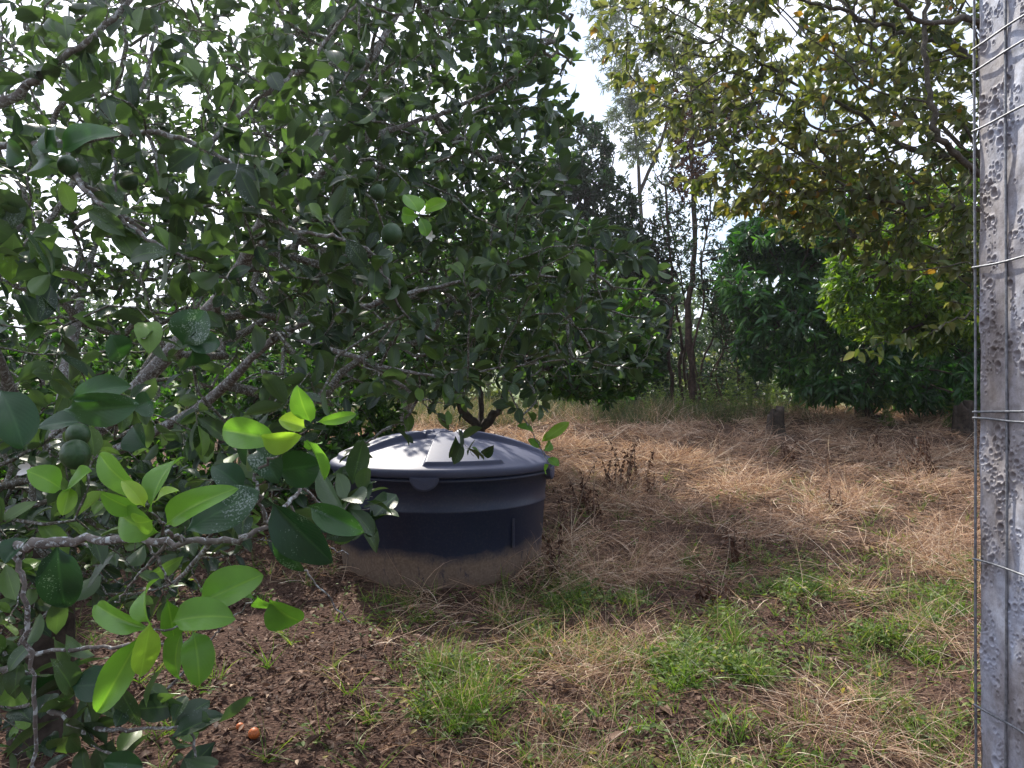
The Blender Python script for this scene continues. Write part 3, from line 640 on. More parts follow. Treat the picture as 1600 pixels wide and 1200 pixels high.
    Ps = Ps[rng.choice(len(Ps), min(len(Ps), 150), replace=False)]
    n_ = len(Ps); k = 4; P = Ps[:, None].repeat(k, 1) + rng.normal(0, 0.02, (n_, k, 3)); D = norm(rng.normal(size=(n_, k, 3)) + (0, -0.2, 0.25))
    g = Geo(); LL = 0.075 * rng.uniform(0.6, 1.2, n_ * k)
    g.add(*leaves(P.reshape(-1, 3), D.reshape(-1, 3), rng.normal(0, 0.5, (n_ * k, 3)) + (0, 0, 0.6), LL, LL * 0.55, rng.uniform(0.3, 1, n_ * k), rng, 7, 4, 0.5, 0.4, 0.02))
    g.build('branch_leaves', M['citrus'], T)
    # bright young leaves and big old leaves close to the camera: base px, tip px, width px, depth, tone
    def spray(name, mt, lst, label=None):
        P, D, N_, L, W, rn = [], [], [], [], [], []
        for (bx, by, tx, ty, w_, d, tone) in lst:
            a = at(bx, by, d); b_ = at(tx, ty, d + rng.uniform(-0.04, 0.025)); v = b_ - a
            P.append(a); D.append(v); L.append(np.linalg.norm(v) * 1.12); W.append(w_ / FPX * d * 1.15)
            sdv = norm(np.cross(v, (0, 1, 0))); tilt = rng.uniform(-0.95, 0.95)
            N_.append(np.array([0, -1.0, rng.uniform(0.1, 0.9)]) + sdv * tilt); rn.append(tone)
        g = Geo(); g.add(*leaves(np.array(P), np.array(D), np.array(N_), np.array(L), np.array(W), np.array(rn), rng, 26, 10, 0.75, 0.5, 0.04, 'citrus', 0.012))
        o = g.build(name, mt, T)
        if label: o['label'] = label
    spray('young_leaves', M['young'], [(228, 772, 134, 724, 46, .80, .5), (236, 800, 246, 700, 48, .81, .4), (256, 822, 320, 764, 46, .80, .45), (252, 832, 158, 812, 50, .82, .35),
          (226, 792, 202, 752, 28, .79, 1.0), (220, 800, 162, 778, 34, .83, .3), (240, 812, 205, 825, 40, .79, .6), (240, 785, 262, 760, 22, .8, .9)],
          'bright green young leaves on the lower left twig')
    spray('young_leaves', M['young'], [(238, 976, 190, 912, 50, .84, .5), (236, 984, 132, 950, 46, .86, .45), (222, 990, 163, 1096, 50, .86, .5), (236, 972, 222, 1046, 38, .83, .85),
          (268, 972, 348, 948, 56, .84, .4), (285, 985, 252, 1068, 50, .86, .2), (302, 985, 318, 1048, 44, .86, .3), (308, 945, 398, 900, 62, .88, .5),
          (400, 935, 320, 905, 50, .91, .15), (420, 935, 462, 985, 56, .92, .3), (403, 930, 428, 972, 44, .92, .1), (262, 935, 272, 990, 40, .88, .2)],
          'pale green young leaves on the lowest twig')
    spray('young_leaves', M['young'], [(440, 688, 332, 668, 50, .88, .45), (404, 680, 458, 700, 44, .87, .9), (478, 668, 442, 655, 34, .87, 1.0), (486, 660, 462, 622, 34, .87, .4),
          (494, 660, 550, 648, 20, .87, .5), (478, 688, 518, 742, 30, .88, .4), (475, 690, 500, 700, 25, .9, .3)],
          'yellow green young leaves above the dark old ones')
    spray('young_leaves', M['young'], [(655, 335, 640, 298, 32, 1.6, .5), (662, 330, 694, 312, 24, 1.6, .6), (655, 338, 618, 335, 26, 1.6, .4), (655, 340, 672, 362, 24, 1.6, .2), (98, 765, 60, 735, 40, .95, .5), (105, 770, 130, 735, 40, .95, .4), (110, 760, 100, 800, 30, .95, .7)])
    spray('old_leaves', M['old'], [(288, 832, 388, 768, 60, .84, .3), (420, 778, 508, 872, 72, .86, .05), (478, 788, 560, 826, 44, .92, 1.0), (440, 800, 442, 905, 42, .93, .4),
          (400, 735, 372, 690, 45, .95, .3), (432, 735, 492, 728, 60, .93, .4), (400, 700, 425, 730, 48, .92, .3), (380, 765, 350, 730, 40, 1.0, .2),
          (40, 1065, 122, 1080, 46, 1.1, .3), (112, 1072, 175, 1065, 50, 1.1, .1), (60, 1050, 40, 1100, 40, 1.1, .4), (90, 850, 95, 955, 60, 1.1, .1), (45, 840, 10, 870, 40, 1.0, .2),
          (100, 640, 190, 640, 52, 1.0, .7), (110, 625, 178, 592, 44, 1.0, .8), (0, 610, 38, 670, 60, 1.0, .4), (135, 660, 60, 655, 40, 1.05, .3),
          (205, 640, 245, 625, 38, 1.05, .4), (40, 250, 5, 228, 40, 1.2, .6), (90, 240, 50, 190, 50, 1.2, .6), (92, 240, 155, 185, 52, 1.2, 1.0), (75, 240, 60, 205, 48, 1.2, .5), (85, 250, 0, 240, 50, 1.2, .7),
          (285, 540, 310, 490, 60, 1.1, .4), (290, 540, 345, 530, 40, 1.1, .3), (300, 545, 305, 585, 50, 1.1, .2), (170, 520, 200, 565, 40, 1.1, .4), (230, 700, 200, 670, 50, 1.1, .3), (160, 1190, 215, 1195, 40, 1.1, .5)],
          'dark old leaves with pale lichen spots')
    # vine like fresh tip over the tank's right edge
    spray('young_leaves', M['young'], [(848, 690, 885, 660, 16, 2.85, .8), (846, 690, 868, 672, 14, 2.85, .9), (845, 700, 828, 686, 14, 2.85, .3), (855, 715, 872, 725, 14, 2.88, .3), (850, 705, 866, 690, 15, 2.86, .4), (835, 675, 815, 660, 12, 2.8, .2), (858, 725, 845, 738, 12, 2.9, .5)])
    # fruits: green lemons
    def ball(c, r, seg=18):
        prof = [(max(0.0004, r * math.sin(t)), -r * 1.08 * math.cos(t)) for t in np.linspace(0.02, math.pi - 0.02, 13)]
        V, F = lathe(prof, seg); return V + c, F
    for (px, py, d, r) in [(575, 272, 1.9, .021), (590, 300, 1.9, .020), (118, 710, 1.05, .020), (122, 680, 1.1, .017), (612, 366, 1.75, .025), (105, 258, 1.25, .016), (200, 282, 1.6, .02), (700, 600, 2.8, .02), (560, 95, 2.2, .02), (845, 600, 2.8, .02), (672, 262, 2.4, .02)]:
        V, F = ball(at(px, py, d), r); Geo().add(V, F).build('lemon', M['fruit'], T)
    # blossoms
    for (px, py, d) in [(46, 732, 1.0), (672, 370, 1.65)]:
        c = at(px, py, d); n5 = 5; ang = np.arange(n5) * 2 * math.pi / n5
        D = np.stack([np.cos(ang), -0.6 + 0 * ang, np.sin(ang)], 1); P = np.tile(c, (n5, 1))
        Geo().add(*leaves(P, D, np.tile([0, -1.0, 0], (n5, 1)), np.full(n5, .016), np.full(n5, .008), np.ones(n5), rng, 6, 3, -0.6, 0.2)).build('blossom', M['petal'], T)
build_near_citrus()

# ------------------------------------------------------------------ generic trees
def tree(name, label, cat, base, trunks, ells, npts, nl, L, lm, bm, seed, group=None, bf=0.3, rtip=0.003, shell=0.35, clump=(0.9, -0.12), okp=None, sub=2, **kw):
    rng = np.random.default_rng(seed); T = empty(name, base, label, cat, group)
    sp, spath, srad = [], [], []
    for t, r0, r1 in trunks:
        P = np.array([np.asarray(q, float) for q in t]); p, r = smooth_path(P, np.linspace(r0, r1, len(P)), 6, 0.012 * min(1, r0 * 15), rng)
        Geo().add(*tube(p, r, 10)).build('trunk', bm, T)
        s = slice(len(p) // 3, None); sp.append(p[s]); srad.append(r[s]); spath.append(np.linalg.norm(p[s] - P[0], axis=1) * 0.5)
    sp = np.concatenate(sp); srad = np.concatenate(srad); spath = np.concatenate(spath)
    cf = clumpy(clump[0], clump[1], seed) if clump else (lambda p: np.ones(len(p), bool))
    okf = okp or (lambda p: np.ones(len(p), bool))
    gf = lambda p: p[:, 2] > ground_base(p[:, 0], p[:, 1]) + 0.12
    pts = blob_points(ells, npts, rng, shell, lambda p: cf(p) & okf(p) & gf(p))
    X, par, path = grow(sp, spath, pts, bf); ns = len(sp)
    tw, R, kids = woodwork(X, par, path, ns, rtip, max(srad) * 0.6, 2.1, 5, sub, 0.02, rng, rseed=srad)
    tw.build('limbs', bm, T)
    Geo().add(*twig_leaves(X, par, R, ns, nl, L, rng, thr=rtip * 4, accept=okp, **kw)).build('crown', lm, T)
    return T, X, par, R, rng

# small fruit tree behind the tank
b2 = on_ground(at(752, 0, 9.0)[0], 9.0)
f2 = at(750, 668, 9.0)
tree('orange_tree', 'low citrus tree with a forked dark trunk standing behind the water tank', 'tree', b2,
     [([b2 + (0, 0, -0.1), f2], 0.085, 0.07), ([f2, at(722, 640, 9.0), at(700, 590, 9.0), at(650, 520, 8.9)], 0.06, 0.02), ([f2, at(778, 640, 9.0), at(800, 590, 9.1), at(860, 500, 9.1)], 0.06, 0.02), ([f2, at(752, 625, 9.2), at(745, 560, 9.3)], 0.04, 0.02)],
     [E(760, 500, 8.8, 2.1, 1.5, 0.75, 4), E(650, 400, 8.8, 1.6, 1.2, 0.7, 2.2), E(800, 400, 9.2, 1.2, 1.0, 0.6, 1.3), E(860, 540, 8.2, 1.2, 1.0, 0.55, 2.4), E(930, 570, 8.4, 0.7, 0.7, 0.5, 1.3), E(650, 560, 8.6, 1.0, 1.0, 0.45, 1.2)],
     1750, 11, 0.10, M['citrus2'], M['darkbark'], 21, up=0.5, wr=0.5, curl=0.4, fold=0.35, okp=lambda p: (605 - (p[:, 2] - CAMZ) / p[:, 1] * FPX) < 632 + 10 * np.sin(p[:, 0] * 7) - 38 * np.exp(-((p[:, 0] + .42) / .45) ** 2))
# pale trunk tree further left
b3 = on_ground(at(632, 0, 10.5)[0], 10.5)
tree('shade_tree', 'tree with a pale lichen blotched trunk behind the left side of the tank', 'tree', b3,
     [([b3 + (0, 0, -0.1), at(633, 655, 10.5), at(636, 600, 10.5), at(600, 480, 10.4)], 0.11, 0.06)],
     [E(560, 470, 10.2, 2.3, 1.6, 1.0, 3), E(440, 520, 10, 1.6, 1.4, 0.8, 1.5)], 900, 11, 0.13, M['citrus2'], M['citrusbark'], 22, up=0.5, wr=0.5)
# dark bushes behind the near citrus tree
for i, (px, d, rx, rz, lab) in enumerate([(90, 6.5, 1.6, 1.15, 'dark leafy shrub behind the lemon tree, at the left edge of the photo'),
                                    (330, 7.2, 1.5, 1.0, 'dark leafy shrub behind the lemon tree, next to the one at the left edge'),
                                    (500, 8.6, 1.0, 0.85, 'dark leafy shrub just left of the pale tree trunk'),
                                    (-150, 5.0, 1.3, 1.2, 'dark leafy shrub half outside the left edge')]):
    x = at(px, 0, d)[0]; b = on_ground(x, d)
    tree('shrub', lab, 'shrub', b, [([b + (0, 0, -.1), b + (0.05, 0, 0.4), b + (0.1, 0, 0.9)], 0.05, 0.02), ([b, b + (-0.3, 0, 0.5), b + (-0.5, 0.1, 0.9)], 0.04, 0.02)],
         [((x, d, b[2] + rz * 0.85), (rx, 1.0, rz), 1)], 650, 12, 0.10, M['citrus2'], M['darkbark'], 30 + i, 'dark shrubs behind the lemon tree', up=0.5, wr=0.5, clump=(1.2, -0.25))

# dark round tree behind, centre
b4 = on_ground(at(925, 0, 15)[0], 15)
tree('evergreen_tree', 'dark dense round crowned tree behind the lemon tree near the middle', 'tree', b4,
     [([b4 + (0, 0, -.1), at(925, 560, 15), at(920, 450, 15), at(915, 300, 15)], 0.14, 0.05), ([at(925, 560, 15), at(960, 480, 15), at(985, 400, 15)], 0.07, 0.03)],
     [E(895, 255, 15, 0.85, 0.9, 0.95, 2.0), E(905, 330, 15, 1.25, 1.1, 1.0, 2.6), E(860, 420, 15, 1.5, 1.2, 1.0, 2), E(950, 395, 15, 1.0, 1.1, 0.6, 1.5), E(930, 500, 15, 1.1, 1.2, 0.9, 1.5), E(985, 570, 14.5, .8, .8, .7, 1.2), E(1010, 440, 15.5, .45, .6, .45, .8), E(1020, 520, 15.0, .4, .6, .9, .9), E(870, 300, 15, 0.8, 0.9, 0.9, 1.5)],
     3000, 12, 0.13, M['dark'], M['darkbark'], 41, up=0.5, wr=0.42, nu=3, nv=2, clump=(1.4, -0.1))
# tall feathery eucalyptus
b5 = on_ground(at(1000, 0, 24)[0], 24)
tree('eucalyptus_tree', 'tall wispy grey green tree far behind in the middle of the sky gap', 'tree', b5,
     [([b5 + (0, 0, -.1), at(1002, 560, 24), at(1000, 300, 24), at(985, 120, 24), at(975, -60, 24)], 0.09, 0.03), ([at(1000, 300, 24), at(1040, 200, 24), at(1060, 60, 24)], 0.07, 0.03)],
     [E(985, 215, 24, 1.0, 1.0, 1.3, 1.5), E(1000, 70, 24, 1.7, 1.5, 2.0, 3), E(955, -40, 24, 1.5, 1.5, 1.6, 1.4), E(1060, 150, 24, 1.4, 1.3, 1.6, 2), E(1120, 60, 24, 1.6, 1.3, 2.0, 1.6)],
     2100, 12, 0.19, M['euca'], M['darkbark'], 42, droop=0.7, up=0.3, wr=0.2, shape='lance', nu=3, nv=1, clump=(0.9, 0.0))
# slim trunks in the gap
for i, (px, d, top, r, lab) in enumerate([(1080, 14, 140, .075, 'thickest dark straight trunk in the gap, its top wrapped in dry reddish vine'),
                                     (1048, 14.3, 290, .045, 'slender pole like trunk left of the vine wrapped trunk'),
                                     (1062, 14.6, 380, .04, 'thin curved trunk just left of the thickest one'),
                                     (1103, 14.5, 420, .03, 'thin leaning trunk right of the vine wrapped trunk'),
                                     (1090, 13.6, 330, .03, 'thin whip like trunk crossing just beside the thickest trunk'),
                                     (1070, 15.2, 350, .03, 'thin trunk hidden partly behind the thickest trunk'),
                                     (1118, 13.8, 470, .018, 'thinnest curved stem between the trunks and the mango foliage'),
                                     (1125, 15, 440, .025, 'thin bare sapling beside the mango foliage'),
                                     (1030, 14.8, 430, .035, 'thin dark sapling nearest the dark round tree')]):
    x = at(px, 0, d)[0]; b = on_ground(x, d); s = [0.03, -0.1, -0.5, 0.4, 0.25, -.3, .35, 0.3, -0.2][i]
    tz = at(px, top, d)[2]; h = tz - b[2]
    tp = [b + (0, 0, -.1), b + (.04, 0, h * .12), b + (-s * .1 - .06, 0, h * .28), b + (-s * .1, 0, h * .4), b + (s * .2 + .07, 0, h * .55), b + (s * .3, 0, h * .75), b + (s, 0, h)]
    if i == 0:
        el = [E(1100, 190, 14, 0.75, 0.6, 0.8, 1.6), E(1150, 180, 14, 0.6, 0.6, 0.5, 1), E(1075, 270, 14, 0.35, 0.4, 0.6, .8)]; n_, L_, m_ = 700, 0.10, M['deadleaf']
    else:
        el = [((tp[-1][0], d, tz - h * 0.15), (0.5, 0.5, h * 0.3), 1)]; n_, L_, m_ = (200 if i != 1 else 260), 0.09, M['dark']
    tree('slim_tree', lab, 'tree', b, [(tp, r, r * 0.5)], el, n_, 6, L_, m_, M['redbark'], 50 + i, 'slim trunks in the gap', up=0.4, wr=0.4, clump=None, rtip=0.004)
# undergrowth behind the slim trunks
for i, (px, d, rx, rz, lab) in enumerate([(1000, 17, 1.1, 1.5, 'shadowy bush left of the slim trunks'), (1075, 18, .9, 1.2, 'shadowy bush directly behind the slim trunks'), (1150, 17, .9, 1.5, 'shadowy bush between the slim trunks and the mango tree')]):
    b = on_ground(at(px, 0, d)[0], d)
    tree('thicket_bush', lab, 'bush', b, [([b + (0, 0, -.1), b + (.05, 0, rz * .6), b + (-.05, 0, rz * 1.3)], .05, .02)],
         [((b[0], d, b[2] + rz * .95), (rx, .8, rz), 1)], 420, 9, .10, M['dark'], M['redbark'], 120 + i, 'undergrowth behind the slim trunks', up=.5, wr=.4, clump=(1.4, -.05), rtip=.004)
# mango
def MX(px, py, d, rx, ry, rz, w=1): return E(px, py, d, rx, ry, rz, w)
b6 = on_ground(at(1350, 0, 12.6)[0], 12.6)
tree('mango_tree', 'dense dark green mango tree with long drooping leaves reaching the ground', 'tree', b6,
     [([b6 + (0, 0, -.1), b6 + (0, 0, 1.0), b6 + (-.3, 0, 2.4)], 0.16, 0.08), ([b6 + (0, 0, 1.0), b6 + (1.2, 0, 2.2)], 0.1, 0.05), ([b6 + (0, 0, .8), b6 + (-1.2, -.3, 1.7)], 0.08, 0.04)],
     [MX(1230, 430, 12.2, 1.15, 1.1, 0.95, 3), MX(1200, 380, 12.4, .6, .8, .5, 1), MX(1230, 520, 12, 0.85, 1.0, 0.8, 1.8), MX(1330, 560, 12, 1.1, 1.0, 0.75, 2), MX(1460, 500, 12.6, 1.5, 1.2, 1.6, 3.5), MX(1600, 480, 12.6, 1.6, 1.3, 1.7, 2.5), MX(1380, 400, 12.8, 1.5, 1.2, 1.2, 2.5), MX(1500, 575, 12.9, 1.1, .8, .7, 2.2), MX(1440, 560, 13.2, 1.0, .7, .6, 1.2), MX(1225, 440, 12.4, .45, .5, .5, 1.0), MX(1330, 340, 12.8, 1.2, 1.0, 0.8, 1.8), MX(1260, 370, 12.6, .9, .8, .6, 1.5), MX(1500, 320, 13, 1.5, 1, 1, 2), MX(1300, 610, 11.4, 0.5, 0.5, 0.28, .6), MX(1440, 600, 12.0, 1.6, .8, .4, 1.5)],
     3500, 13, 0.20, M['mango'], M['darkbark'], 61, droop=0.75, up=0.5, spread=1.0, wr=0.26, shape='lance', nu=4, nv=2, curl=0.7, shell=0.45, clump=(1.3, -0.2))
# bright yellow green tree in front of the mango
b7 = on_ground(at(1620, 0, 9.5)[0], 9.5)
tree('sunlit_mango_tree', 'sunlit yellow green tree in front of the dark mango tree at the right', 'tree', b7,
     [([b7 + (0, 0, -.1), b7 + (-.2, 0, 1.2), at(1470, 450, 9.5)], 0.08, 0.04), ([b7 + (-.2, 0, 1.2), at(1400, 420, 9.3)], .05, .02)],
     [E(1390, 450, 9.2, 0.8, 0.7, 0.7, 3), E(1470, 480, 9.2, .7, .6, .55, 2), E(1460, 400, 9.3, 0.8, 0.7, 0.8, 2.6), E(1540, 420, 9.4, .8, .7, .9, 2), E(1345, 410, 9.2, 0.35, 0.4, 0.3, .8), E(1440, 500, 9.2, 0.5, 0.5, 0.2, .8), E(1480, 330, 9.4, .7, .6, .5, 1.2)],
     1300, 12, 0.13, M['lime'], M['darkbark'], 62, droop=0.5, up=0.5, wr=0.28, shape='lance', nu=4, nv=2, curl=0.6, clump=(1.6, -0.2))

# persimmon overhanging from the right
def build_persimmon():
    rng = np.random.default_rng(71); base = on_ground(4.3, 4.9)
    T = empty('persimmon_tree', base, 'persimmon tree arching in from the top right with yellowing leaves', 'tree')
    hub = np.array([4.1, 4.8, 1.9])
    p, r = smooth_path([base + (0, 0, -.15), base + (-.05, 0, 1.0), hub], [.14, .12, .11], 5, .01, rng); Geo().add(*tube(p, r, 12)).build('trunk', M['perbark'], T)
    hand = [([hub, at(1640, 345, 4.5), at(1525, 327, 4.4), at(1425, 320, 4.3), at(1330, 296, 4.3), at(1250, 240, 4.3), at(1150, 175, 4.3), at(1060, 120, 4.4)], .05, .005),
            ([hub, (3.9, 4.5, 3.0), at(1560, 120, 4.2), at(1500, 75, 4.2), at(1440, 55, 4.2), at(1380, 42, 4.2), at(1300, 12, 4.2), at(1200, -10, 4.3), at(1080, -10, 4.4)], .06, .008),
            ([at(1560, 120, 4.2), at(1525, 36, 3.6), at(1450, 34, 3.4), at(1415, 10, 3.3), at(1380, -30, 3.2)], .025, .012),
            ([hub, at(1580, 310, 4.3), at(1510, 255, 4.0), at(1470, 215, 3.9), at(1455, 160, 3.9), at(1447, 60, 3.9), at(1450, -20, 3.9)], .035, .017),
            ([hub, at(1600, 260, 5.0), at(1480, 245, 5.0), at(1410, 228, 5.0), at(1330, 170, 5.0), at(1230, 120, 5.0), at(1130, 60, 5.1), at(1040, 10, 5.2)], .055, .008),
            ([at(1480, 245, 5.0), at(1400, 150, 5.0), at(1300, 100, 5.1), at(1220, 20, 5.2)], .02, .006),
            ([hub, at(1600, 520, 4.2), at(1525, 488, 4.0), at(1470, 515, 4.0), at(1420, 532, 4.0), at(1340, 546, 4.0)], .02, .0025),
            ([at(1330, 296, 4.3), at(1230, 290, 4.4), at(1130, 270, 4.5), at(1050, 262, 4.5)], .008, .002),
            ([at(1425, 320, 4.3), at(1340, 370, 4.4), at(1270, 385, 4.4)], .008, .002),
            ([hub, (3.9, 4.9, 3.4), (3.5, 5.0, 4.4)], .07, .03)]
    seeds, srad, spath = [], [], []
    for path, r0, r1 in hand:
        P = np.array([np.asarray(q, float) for q in path]); p, r = smooth_path(P, np.geomspace(r0, r1, len(P)), 6, .008, rng)
        Geo().add(*tube(p, r * .7, 9)).build('branch', M['perbark'], T); seeds.append(p[::2]); srad.append(r[::2]); spath.append(np.linalg.norm(p[::2] - hub, axis=1) * .8)
    seeds = np.concatenate(seeds); srad = np.concatenate(srad); spath = np.concatenate(spath)
    def okp(p):
        d = np.maximum(p[:, 1], .1); px = 800 + p[:, 0] / d * FPX; py = 605 - (p[:, 2] - CAMZ) / d * FPX
        lim = np.interp(px, [880, 1000, 1100, 1200, 1300, 1420, 1530, 1700], [150, 250, 325, 350, 400, 440, 500, 520])
        return (py < lim) & (px > 905 + np.clip(py, 0, 400) * 0.45) & (p[:, 1] > 2.2)
    ells = [E(1200, 120, 4.6, 1.2, .9, .9, 3), E(1400, 180, 4.7, 1.2, 1.0, 1.1, 4), E(1060, 60, 4.9, .7, .8, .7, 1.4), E(1500, 330, 4.5, 1.0, .8, .7, 2.4), E(1300, -120, 4.7, 1.8, 1.2, .9, 3), E(1150, 250, 4.5, .65, .6, .45, 1.1), E(1250, 320, 4.5, .6, .6, .35, 1.0), E(1550, 100, 4.6, 1.0, 1.0, 1.2, 3), E(1330, 60, 5.3, 1.3, .6, .8, 3.5), E(1440, 400, 4.3, .6, .5, .3, .7)]
    cl = clumpy(1.6, -0.3, 9)
    pts = blob_points(ells, 2300, rng, .15, lambda p: okp(p) & cl(p))
    X, par, path = grow(seeds, spath, pts, .45); ns = len(seeds)
    tw, R, _ = woodwork(X, par, path, ns, .0018, .02, 2.1, 5, 3, .01, rng, rseed=srad); tw.build('twigs', M['perbark'], T)
    Geo().add(*twig_leaves(X, par, R, ns, 8, .075, rng, thr=.008, bare=.2, bright=.02, droop=.55, up=.4, spread=.8, wr=.55, maxlen=.22, shape='ovate', nu=4, nv=2, curl=.6, fold=.5, accept=okp)).build('crown', M['persim'], T)
    P = np.array([at(1420, 532, 4.0), at(1400, 536, 4.0), at(1370, 540, 4.0), at(1340, 546, 4.0), at(1480, 508, 4.0), at(1450, 522, 4.0), at(1500, 500, 4.0)]).repeat(7, 0) + rng.normal(0, .03, (49, 3))
    D = rng.normal(0, .5, (49, 3)) + (-.1, -.1, -.5); LL = .07 * rng.uniform(.7, 1.2, 49)
    Geo().add(*leaves(P, D, rng.normal(0, .5, (49, 3)) + (0, -.4, .4), LL, LL * .5, rng.uniform(.4, .9, 49), rng, 4, 2, .6, .5, shape='ovate')).build('low_leaves', M['persim'], T)
build_persimmon()

# far trees beyond the ridge
far = [(1110, 26, 2.6, 3.0, 'far2', 0), (1180, 32, 3.0, 3.6, 'far', 1), (1040, 34, 3.2, 4.2, 'far', 0), (880, 28, 2.8, 3.2, 'far', 1), (700, 24, 2.2, 2.4, 'far2', 0), (600, 30, 3.2, 3.6, 'far', 1),
       (450, 26, 3.0, 3.4, 'far', 0), (250, 30, 3.6, 4.2, 'far', 1), (60, 26, 3.4, 3.8, 'far', 0), (1350, 30, 3.6, 4.6, 'far', 0), (1600, 28, 3.6, 4.6, 'far', 0), (970, 40, 4.0, 5.2, 'far', 0), (1120, 44, 4.5, 5.6, 'far', 0)]
wh = ['behind the slim trunks', 'left of the mango tree', 'behind the slim trunks, higher and further back', 'behind the dark round tree', 'seen under the citrus branches behind the tank',
      'beyond the pale tree trunk', 'behind the shrubs left of the tank', 'in the gaps behind the lemon tree left of centre', 'in the gaps near the left edge', 'behind the mango tree', 'behind the mango tree at the far right', 'on the horizon left of the slim trunks', 'on the horizon right of the slim trunks']
for i, (px, d, rx, h, mt, v) in enumerate(far):
    h = h * (1.75 if mt == 'far' else 1.25)
    x = at(px, 0, d)[0]; b = on_ground(x, d)
    tree('distant_tree', ('bright bushy tree ' if mt == 'far2' else 'green bushy tree ') + wh[i], 'tree', b,
         [([b + (0, 0, -.1), b + (0.1, 0, h * .5), b + (-.1, 0, h)], .16, .06)],
         [((x, d, b[2] + h * .62), (rx, rx * .7, h * .55), 3), ((x + rx * .4, d - .5, b[2] + h * .4), (rx * .7, rx * .6, h * .4), 1.5), ((x - rx * .45, d, b[2] + h * .45), (rx * .6, rx * .6, h * .42), 1.5)],
         700, 9, .30 * d / 28, M[mt], M['darkbark'], 80 + i, 'trees beyond the ridge', up=.6, wr=.5, nu=2, nv=1, shell=.5, clump=(.6, -.15), rtip=.008)

# ------------------------------------------------------------------ stump, rock, mound
def build_stump(px, d, h, r, label, name='tree_stump'):
    rng = np.random.default_rng(int(px)); x = at(px, 0, d)[0]; b = on_ground(x, d)
    n = 40; th = np.arange(n) * 2 * math.pi / n; rows = []
    prof = [(1.35, -.08), (1.15, .04), (1.0, .12), (.95, h * .6), (.93, h * .9), (.88, h), (.6, h + .005), (.25, h + .01), (.01, h + .012)]
    jag = np.array([mn.noise(Vector((math.cos(t) * 1.8, math.sin(t) * 1.8, px))) for t in th])
    fl = np.array([mn.noise(Vector((math.cos(t) * 4, math.sin(t) * 4, px + 3))) for t in th])
    for k, (rr, z) in enumerate(prof):
        R = r * rr * (1 + .28 * fl * (1 if k < 6 else .5)); Z = z + (jag * h * .45 * min(1, z / h) if z > .05 else 0) * np.ones(n)
        rows.append(np.stack([b[0] + R * np.cos(th) + .04 * z, b[1] + R * np.sin(th), b[2] + Z], -1))
    V = np.concatenate(rows); i = np.arange(len(prof) - 1)[:, None] * n; j = np.arange(n)[None]; j2 = (j + 1) % n
    F = np.stack([i + j, i + j2, i + n + j2, i + n + j], -1).reshape(-1, 4)
    tag(Geo().add(V, F).build(name, M['darkbark'], None, origin=b), label, 'stump')
build_stump(1210, 11.2, .33, .125, 'short splintered dark tree stump standing in the dry grass')
build_stump(1503, 11.0, .45, .14, 'bigger stump half hidden beside the post under the mango tree')
def build_rock(px, d, r, label):
    x = at(px, 0, d)[0]; b = on_ground(x, d)
    prof = [(max(.0005, r * math.sin(t)), -r * .6 * math.cos(t)) for t in np.linspace(.02, math.pi - .02, 14)]
    V, F = lathe(prof, 24); V = np.array([v * (1 + .35 * mn.noise(Vector(v * 9))) for v in V]) + b + (0, 0, r * .25)
    tag(Geo().add(V, F).build('rock', M['rock'], None, origin=b), label, 'rock')
build_rock(1308, 11.9, .11, 'rounded pale rock at the foot of the mango tree')

# ------------------------------------------------------------------ weeds and grass
def pix(x, y, z): return 800 + x / y * FPX, 605 - (z - CAMZ) / y * FPX

def tall_weed(px, d, h, label, seed, mt='tallweed', name='tall_weed', cat='weed', group='tall weeds on the ridge', dead=False):
    rng = np.random.default_rng(seed); x = at(px, 0, d)[0]; b = on_ground(x, d); T = empty(name, b, label, cat, group)
    g = Geo(); lv = Geo()
    for s in range(rng.integers(3, 6) if dead else rng.integers(2, 4)):
        lean = rng.normal(0, .16, 2) * h; hh = h * rng.uniform(.65, 1.05)
        o2 = rng.normal(0, .05, 2); p = np.array([b + (0, 0, -.03)]); p = np.vstack([p, p + (o2[0], o2[1], .08), p + (o2[0] + lean[0] * .25, o2[1] + lean[1] * .25, hh * .5), p + (o2[0] + lean[0], o2[1] + lean[1], hh)])
        pp, r = smooth_path(p, [.008, .007, .005, .002], 5, .003, rng); g.add(*tube(pp, r, 5))
        n = int(75 * hh) + 8; t = rng.uniform(.12, 1, n); idx = (t * (len(pp) - 1)).astype(int); P = pp[idx] + rng.normal(0, .004, (n, 3))
        D = norm(rng.normal(size=(n, 3))) * (1, 1, .3) + (0, 0, -.6 if dead else .5); LL = rng.uniform(.07, .15, n) * (1.1 - .5 * t) * (.6 if dead else 1)
        lv.add(*leaves(P, D, rng.normal(0, .5, (n, 3)) + (0, 0, .6), LL, LL * (.4 if dead else .26), rng.uniform(.1, .9, n), rng, 3, 2, 1.2 if dead else .6, .5, shape='lance'))
    g.build('stem', M['dead' if dead else 'stem'], T); lv.build('foliage', M['deadleaf' if dead else mt], T)
rngw = np.random.default_rng(90)
k = 0
for px in list(np.linspace(880, 1030, 8)) + list(np.linspace(1040, 1250, 17)) + [1388, 1392, 1480]:
    px = float(px + rngw.uniform(-6, 6)); d = rngw.uniform(12.6, 13.8); h = rngw.uniform(.55, 1.15) if px > 1030 else rngw.uniform(.5, .8)
    if px > 1300: d, h = 11.6, .65
    side = ('below the dark round tree' if px < 1030 else 'below the slim trunks' if px < 1135 else 'between the slim trunks and the mango tree' if px < 1300 else 'in front of the mango shade')
    tall_weed(px, d, h * 1.1, 'slender upright green weed on the ridge ' + side, 900 + k, group='tall weeds on the ridge ' + side); k += 1
